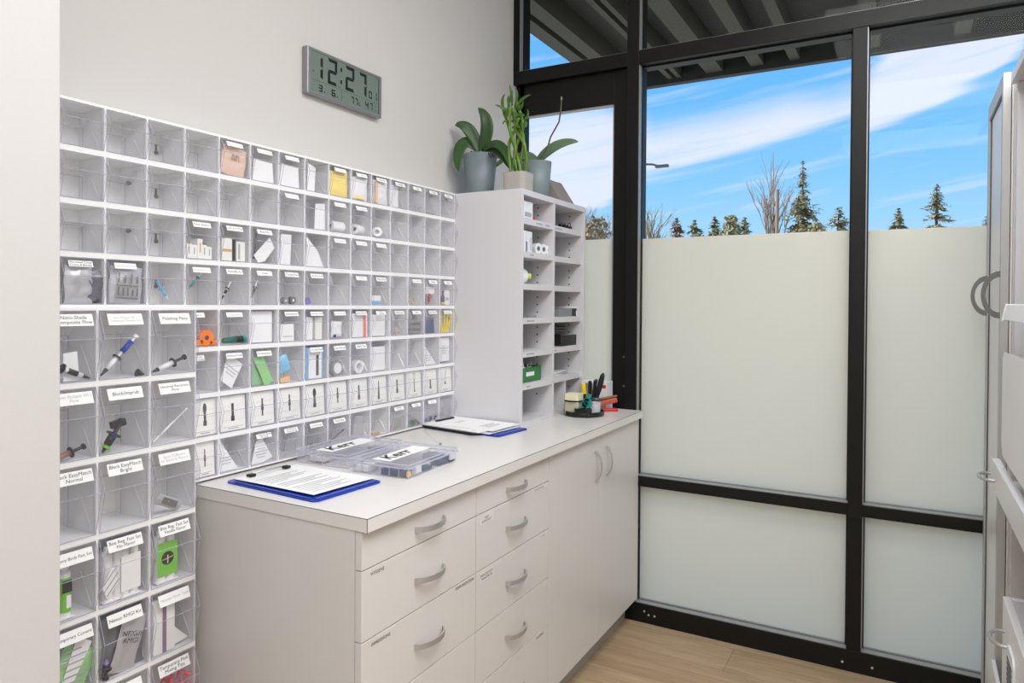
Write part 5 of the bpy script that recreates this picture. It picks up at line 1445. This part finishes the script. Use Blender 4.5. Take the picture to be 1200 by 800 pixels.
# ================================================================== PLANTS ON THE SHELF
LEAF = mat('orchid_leaf', (46, 82, 36), .35, var=.15, vscale=12)
LEAFG = mat('grey_green_leaf', (96, 124, 92), .4, var=.12, vscale=12)
BAMB = mat('bamboo_stalk', (98, 134, 44), .4, var=.12, vscale=30)
BLEAF = mat('bamboo_leaf', (70, 112, 42), .45, var=.15, vscale=20)
CERAM = mat('blue_grey_ceramic', (124, 136, 140), .45, bump=.15, bscale=18, var=.1, vscale=7)
CERA2 = mat('beige_ceramic', (176, 172, 166), .7, bump=.1, bscale=60)
SOIL = mat('dark_bark_soil', (62, 44, 34), .95, bump=.6, bscale=60)
ST = PZ1 + .0003
def leaf_mb(path, wid, cup=.18, n=14, twist=0.0):
    """leaf along path (points), widest mid-way; cup folds the edges up"""
    P = [Vector(p) for p in path]; m = MB()
    def bez(t):
        q = P[:]
        while len(q) > 1: q = [q[i].lerp(q[i + 1], t) for i in range(len(q) - 1)]
        return q[0]
    view = Vector((CX, CY, CZ))
    rows = []
    for i in range(n + 1):
        t = i / n; c = bez(t); d = (bez(min(1, t + .02)) - bez(max(0, t - .02))).normalized()
        s = d.cross(Vector((.35, -.9, .25)).normalized())
        if s.length < 1e-4: s = Vector((1, 0, 0))
        s.normalize(); up = s.cross(d).normalized()
        w = wid * .5 * (math.sin(math.pi * min(1, (t * .90 + .10))) ** .6) * (1 if t < .97 else .5)
        rows.append([c - s * w + up * w * cup, c - s * w * .5, c, c + s * w * .5, c + s * w + up * w * cup])
    for r in rows: m.v += [tuple(q) for q in r]
    for i in range(n):
        for j in range(4):
            a = i * 5 + j; m.f.append((a, a + 1, a + 6, a + 5)); m.m.append(0)
    return m
def add_leaf(par, origin, uvs, y, wid, m, ys=None, name='leaf', cup=.18):
    ys = ys or [y] * len(uvs)
    mb = leaf_mb([at(u, v, 1, yy) - origin for (u, v), yy in zip(uvs, ys)], wid, cup)
    o = mb.build(name, m, par, smooth=True)
    s = o.modifiers.new('thick', 'SOLIDIFY'); s.thickness = .0016; s.offset = 0
    return o
def pot(name, c, r0, r1, h, m, par, n=32, wob=0.0, square=0):
    prof = [(r0 * .92, 0), (r0, .004), (r1, h), (r1 * .93, h), (r1 * .90, h * .9)]
    mb = MB().lathe(prof, (0, 0, 0), n)
    if wob:
        mb.v = [(x * (1 + wob * math.sin(math.atan2(y, x) * 3 + z * 60)), y * (1 + wob * math.sin(math.atan2(y, x) * 3 + z * 60)), z) for x, y, z in mb.v]
    if square:
        V = []
        for x, y, z in mb.v:
            a = math.atan2(y, x); k = (abs(math.cos(a)) ** square + abs(math.sin(a)) ** square) ** (-1 / square); V.append((x * k, y * k, z))
        mb.v = V
    o = mb.build('pot', m, par, smooth=not square)
    MB().lathe([(r1 * .9, h * .88), (r1 * .5, h * .93), (.001, h * .94)], n=20).build('soil', SOIL, par)
    return o
# orchid in the left grey pot
Y1 = 2.400
pc = Vector((at(562.7, 200, 1, Y1).x, Y1, ST))
o1 = tag(empty('potted_orchid', pc), 'leafy orchid in tapering blue grey pot, leftmost plant on the shelf', 'potted plant')
pot('pot', pc, .052, .070, at(562, 182, 1, Y1).z - ST, CERAM, o1, wob=.02)
for uvs, w, ys in (([(563, 181), (572, 160), (576, 138), (560, 126)], .052, [2.4, 2.4, 2.39, 2.38]),
                   ([(563, 180), (556, 158), (546, 142), (533, 147)], .050, [2.4, 2.39, 2.37, 2.35]),
                   ([(562, 178), (546, 156), (538, 168), (535, 184), (537, 201)], .050, [2.4, 2.38, 2.36, 2.34, 2.33]),
                   ([(565, 178), (582, 158), (596, 172), (600, 204)], .036, [2.4, 2.38, 2.35, 2.33]),
                   ([(565, 180), (578, 168), (588, 178), (597, 198)], .030, [2.4, 2.40, 2.38, 2.36]),
                   ([(566, 183), (580, 176), (591, 184), (593, 190)], .026, [2.4, 2.44, 2.46, 2.47])):
    add_leaf(o1, pc, uvs, Y1, w, LEAF, ys)
add_leaf(o1, pc, [(577, 196), (586, 192), (598, 178)], Y1, .018, LEAFG, [2.42, 2.44, 2.46], name='aerial_root')
for k, (uu) in enumerate((552, 556, 571, 575)):
    add = MB().tube([at(563, 182, 1, Y1) - pc, at(uu, 177 + k % 2 * 2, 1, Y1 - .03) - pc, at(uu + (-4 if uu < 563 else 4), 184, 1, Y1 - .05) - pc], .0022, 6)
    add.build('root', SOIL, o1, smooth=True)
MB().tube([at(563, 184, 1, Y1) - pc, at(563, 172, 1, Y1) - pc], [.010, .006], 10).build('stem', LEAF, o1, smooth=True)
# lucky bamboo in the small beige pot
Y2 = 2.345
pc = Vector((at(607.5, 205, 1, Y2).x, Y2, ST))
o2 = tag(empty('potted_bamboo', pc), 'braided lucky bamboo in a small beige pot, middle plant on the shelf', 'potted plant')
pot('pot', pc, .047, .049, at(607, 203.5, 1, Y2).z - ST, CERA2, o2, n=40, square=5)
ST_ = [([(599, 206), (597, 186), (596, 167), (604, 151), (608, 138)], -.014), ([(604, 206), (602, 190), (605, 173), (599, 157), (591, 133)], .012),
       ([(611, 206), (607, 184), (601, 166), (597, 152), (598, 124)], -.010), ([(606, 206), (611, 185), (614, 170), (613, 156), (601, 141)], .012),
       ([(607, 206), (602, 178), (612, 154), (614, 146), (606, 120)], .0), ([(615, 206), (617, 186), (615, 168), (606, 156), (600, 128)], .016)]
for uvs, dy in ST_:
    P = [at(u, v, 1, Y2 + dy * math.cos(i * 1.6)) - pc for i, (u, v) in enumerate(uvs)]
    path = []
    for i in range(len(P) - 1):
        for k in range(6): path.append(P[i].lerp(P[i + 1], k / 6))
    path.append(P[-1])
    # soften the corners
    for _ in range(3): path = [path[0]] + [(path[i - 1] + path[i] * 2 + path[i + 1]) / 4 for i in range(1, len(path) - 1)] + [path[-1]]
    R_ = [.0058 * (1.18 if i % 6 == 0 else 1) for i in range(len(path))]
    MB().tube(path, R_, 10).build('stalk', BAMB, o2, smooth=True)
for (a, b, c_, w) in (((592, 132), (589, 124), (580, 123), .014), ((591, 134), (586, 117), (592, 110), .016), ((595, 128), (597, 116), (601, 106), .014),
                      ((600, 124), (600, 110), (597, 99), .014), ((603, 126), (608, 112), (604, 103), .014), ((606, 124), (612, 114), (622, 111), .018),
                      ((606, 128), (612, 130), (613, 118), .014), ((600, 134), (594, 132), (597, 120), .014), ((603, 138), (610, 132), (615, 136), .020),
                      ((598, 142), (590, 140), (589, 146), .010), ((612, 144), (618, 140), (616, 150), .016), ((604, 142), (606, 132), (600, 126), .020),
                      ((608, 146), (614, 142), (612, 152), .018), ((602, 132), (606, 122), (611, 124), .016), ((593, 140), (596, 130), (591, 126), .014),
                      ((600, 150), (606, 146), (610, 150), .018), ((598, 126), (594, 118), (596, 112), .012), ((613, 142), (621, 136), (618, 128), .012)):
    add_leaf(o2, pc, [a, b, c_], Y2, w * .72, BLEAF, [Y2, Y2 - .01, Y2 - .02], cup=.3)
# second orchid in the right grey pot
Y3 = 2.47
pc = Vector((at(628.3, 205, 1, Y3).x, Y3, ST))
o3 = tag(empty('potted_orchid', pc), 'orchid with a bare spike in a blue grey pot, right plant on the shelf', 'potted plant')
pot('pot', pc, .050, .061, at(628, 190.5, 1, Y3).z - ST, CERAM, o3, wob=.02)
add_leaf(o3, pc, [(629, 191), (640, 176), (658, 164), (678, 166)], Y3, .042, LEAFG, [2.47, 2.46, 2.45, 2.45])
add_leaf(o3, pc, [(630, 190), (622, 180), (610, 180), (598, 190)], Y3, .036, LEAFG, [2.47, 2.48, 2.48, 2.48])
sp = [(630, 189), (637, 181), (642, 172), (645, 161), (650, 152), (655, 143), (657, 131), (658, 117)]
MB().tube([at(u, v, 1, Y3 - .005 * i) - pc for i, (u, v) in enumerate(sp)], [.0030] * 7 + [.0022], 8).build('flower_spike', mat('dark_stem', (84, 78, 58), .5, bump=.05), o3, smooth=True)
e_ = at(658, 117, 1, Y3 - .035) - pc
MB().tube([e_, e_ + Vector((0, 0, .012))], [.0034, .0026], 8).build('spike_tip', mat('grey_tip', (150, 146, 140), .6, bump=.02), o3)
# fabric covered wedge
o = tag(empty('wedge_speaker', (.18, 2.62, ST)), 'grey fabric wedge shaped speaker behind the right orchid pot', 'speaker')
FAB = mat('grey_fabric', (150, 142, 138), .95, bump=.5, bscale=700)
q0 = at(641, 224, 1, 2.62)
MB().prism([(-.02, 0), (.0, .102), (.022, .104), (.034, .098), (.098, 0)], 0, .14, ax=1).build('cover', FAB, o, bevel=.002)
MB().prism([(-.008, .004), (.006, .086), (.012, .086), (.030, .004)], -.002, -.0003, ax=1).build('end_cap', DGREY, o)

# ================================================================== RIGHT-HAND CABINETS
FX = 1.762
ry0, ry1 = 2.452, 2.872
RT_ = 2.036
tc_ = tag(empty('tall_cabinet', (FX, ry0, 0)), 'tall narrow white cabinet with grey framed doors by the window', 'cabinet')
Wd = ry1 - ry0
MB().box(.022, .60, .0, Wd, .0, RT_).build('carcass', LAM, tc_)
MB().box(.026, .60, -.030, -.001, .0, RT_ - .03).build('end_panel', LAM, tc_)
fr = MB(); s = .030
dm = MB()
fr.box(0, .020, 0, s, .02, RT_).box(0, .020, Wd - s * 1.5, Wd, .02, RT_).box(0, .020, s, Wd - s * 1.5, RT_ - s * 1.6, RT_).box(0, .020, s, Wd - s * 1.5, .02, .02 + s)
dd = dm.box(.007, .016, s, Wd - s * 1.5, .02 + s, RT_ - s * 1.6).build('door', WHITEP, tc_)
fr.build('door_frame', GREYM, dd, bevel=.001)
MB().box(.004, .0065, Wd - s * 1.5 - .006, Wd - s * 1.5 - .0005, .05, RT_ - .05).box(.0035, .0065, s, Wd - s * 1.5, RT_ - s * 1.6 - .006, RT_ - s * 1.6 - .0003).build('recess_line', DGREY, dd)  # dark strips along the recess line between door frame and panel
def arc_handle(par, y, z, h, dep, loc0, name='handle', w=.012, m=HGREY, t=.011):
    n = 14; o_, i_ = [], []
    for k in range(n + 1):
        a = math.pi * (k / n) ; o_.append((-dep * math.sin(a), -h / 2 * math.cos(a)))
        i_.append((-(dep - t) * math.sin(a) if 0 < k < n else 0, -(h / 2 - t * 1.6) * math.cos(a)))
    mb = MB()
    for k in range(n): mb.prism([o_[k], o_[k + 1], i_[k + 1], i_[k]], -w / 2, w / 2, ax=1)
    mb.xf(T(0, y, z)); return mb.build(name, m, par)
arc_handle(dd, Wd - .035, 1.400, .135, .046, None)
arc_handle(dd, .012, 1.398, .138, .046, None)
# open instrument bay nearer the viewer
by0, by1 = 1.55, 2.385
bx = 1.787
ib = tag(empty('open_bay_cabinet', (bx, by0, 0)), 'open white equipment bay at the right edge of the view', 'cabinet')
BW = by1 - by0
ih = MB().box(-.012, .60, -.02, BW + .012, 1.985, 2.012); ih.build('top_panel', LAM, ib, bevel=.001)
MB().box(0, .60, BW - .016, BW + .010, 0, 1.984).build('side_panel', CARC, ib)
MB().box(0, .60, 0, .018, 0, 1.984).build('side_panel', CARC, ib)
MB().box(.58, .60, .018, BW - .016, 0, 1.984).build('back_panel', CARC, ib)
def bay(name, label, cat): return tag(empty(name, (bx, by0, 0)), label, cat)
# shelf with white lip
p0 = at(1175, 357, 0, 1.742); p1 = at(1175, 375, 0, 1.742)
sh = ib
yy1 = p0.y - by0
MB().prism([(1.742 - bx, p1.z), (1.750 - bx, p0.z), (.5, p0.z - .004), (.5, p1.z + .006)], .03, yy1, ax=1).build('shelf', WHITEP, sh, bevel=.002)
# rounded white appliance
q0 = at(1174, 413, 0, 1.745); q1 = at(1172.5, 600, 0, 1.745)
ap = bay('white_dispenser', 'rounded white appliance standing on the pulled-out drawer', 'appliance')
ya = at(1174, 500, 0, 1.745).y - by0
prof = rrect(.02, ya, .985, q0.z, .035, 6)
MB().prism(prof, 1.745 - bx, .36, ax=0).build('body', WHITEP, ap, bevel=.006)
# drawer front bar with handle
r0 = at(1160, 533, 0, 1.738); r1 = at(1160, 560, 0, 1.738); r2 = at(1198, 648, 0, 1.738)
db = ib
zt_, zb_ = (r0.z + .0), (r1.z + r2.z) / 2
db = MB().prism(rrect(.03, min(r0.y - by0, BW - .02), zb_, zt_, .006), 1.738 - bx, 1.756 - bx, ax=0).box(1.756 - bx, .45, .06, BW - .05, zb_ + .006, zb_ + .02).build('drawer', WHITEP, db, bevel=.001)
def d_handle(par, y, z, w=.10, dep=.032, r=.0045):
    P = [(1.738 - bx, y - w / 2, z)]
    for k in range(11):
        a = math.pi * k / 10; P.append((1.738 - bx - dep * math.sin(a) ** .7 - .001, y - w / 2 * math.cos(a), z))
    P.append((1.738 - bx, y + w / 2, z))
    MB().tube(P, r, 8).build('handle', STEEL, par, smooth=True)
d_handle(db, (at(1162, 558, 0, 1.738).y - by0) - .03, at(1162, 556, 0, 1.738).z)
# open tray drawer lower down
t0 = at(1175, 705, 0, 1.752); t1 = at(1199, 760, 0, 1.752)
zt_ = (t0.z + t1.z) / 2
lt = ib
tx = 1.752 - bx; ty1 = t0.y - by0
tr = MB(); tr.box(tx, tx + .018, .03, ty1, .30, zt_).box(tx + .018, .45, ty1 - .016, ty1, zt_ - .10, zt_).box(tx + .018, .45, .03, .046, zt_ - .10, zt_).box(tx + .018, .45, .046, ty1 - .016, zt_ - .10, zt_ - .09)
lt = tr.build('drawer', WHITEP, lt, bevel=.002)
rim = MB(); A_ = rrect(tx + .018, .44, .046, ty1 - .016, .004, 5); B_ = rrect(tx + .06, .40, .09, ty1 - .06, .05, 5)
for i in range(len(A_)):
    j = (i + 1) % len(A_)
    rim.quad((*A_[i], zt_ - .002), (*A_[j], zt_ - .002), (*B_[j], zt_ - .003), (*B_[i], zt_ - .003)); rim.quad((*B_[i], zt_ - .003), (*B_[j], zt_ - .003), (*B_[j], zt_ - .06), (*B_[i], zt_ - .06))
rim.prism(B_, zt_ - .064, zt_ - .06, ax=2)
rim.build('basin', CARC, lt)
hy = at(1180, 752, 0, 1.752); 
P = [(tx, hy.y - by0 + .05, hy.z + .006)] + [(tx - .034 * math.sin(math.pi * k / 10) ** .7 - .001, hy.y - by0 + .05 * math.cos(math.pi * k / 10), hy.z + .006 - .0 * k) for k in range(11)] + [(tx, hy.y - by0 - .05, hy.z + .006)]
MB().tube(P, .005, 8).build('handle', STEEL, lt, smooth=True)
v0 = at(1186, 790, 0, 1.752); vt = MB()
MB().prism(rrect(v0.y - by0 - .06, v0.y - by0 + .05, v0.z - .10, v0.z + .055, .02), tx - .006, tx - .0005, ax=0).build('vent_housing', WHITEP, lt, bevel=.001)
for k in range(9): vt.box(tx - .0072, tx - .0062, v0.y - by0 - .045, v0.y - by0 + .035, v0.z + .022 - .013 * k, v0.z + .028 - .013 * k)
vt.build('vent_slots', DGREY, lt)
w0 = at(1160, 782, 0, 1.750)
lw = tag(empty('low_step_panel', (1.75, w0.y, 0)), 'white low panel in front of the tall cabinet foot', 'panel')
MB().prism([(-.16, .0), (.02, .0), (.05, w0.z), (-.02, w0.z + .035), (-.16, w0.z + .025)], 0, .010, ax=0).build('panel', WHITEP, lw, bevel=.001)
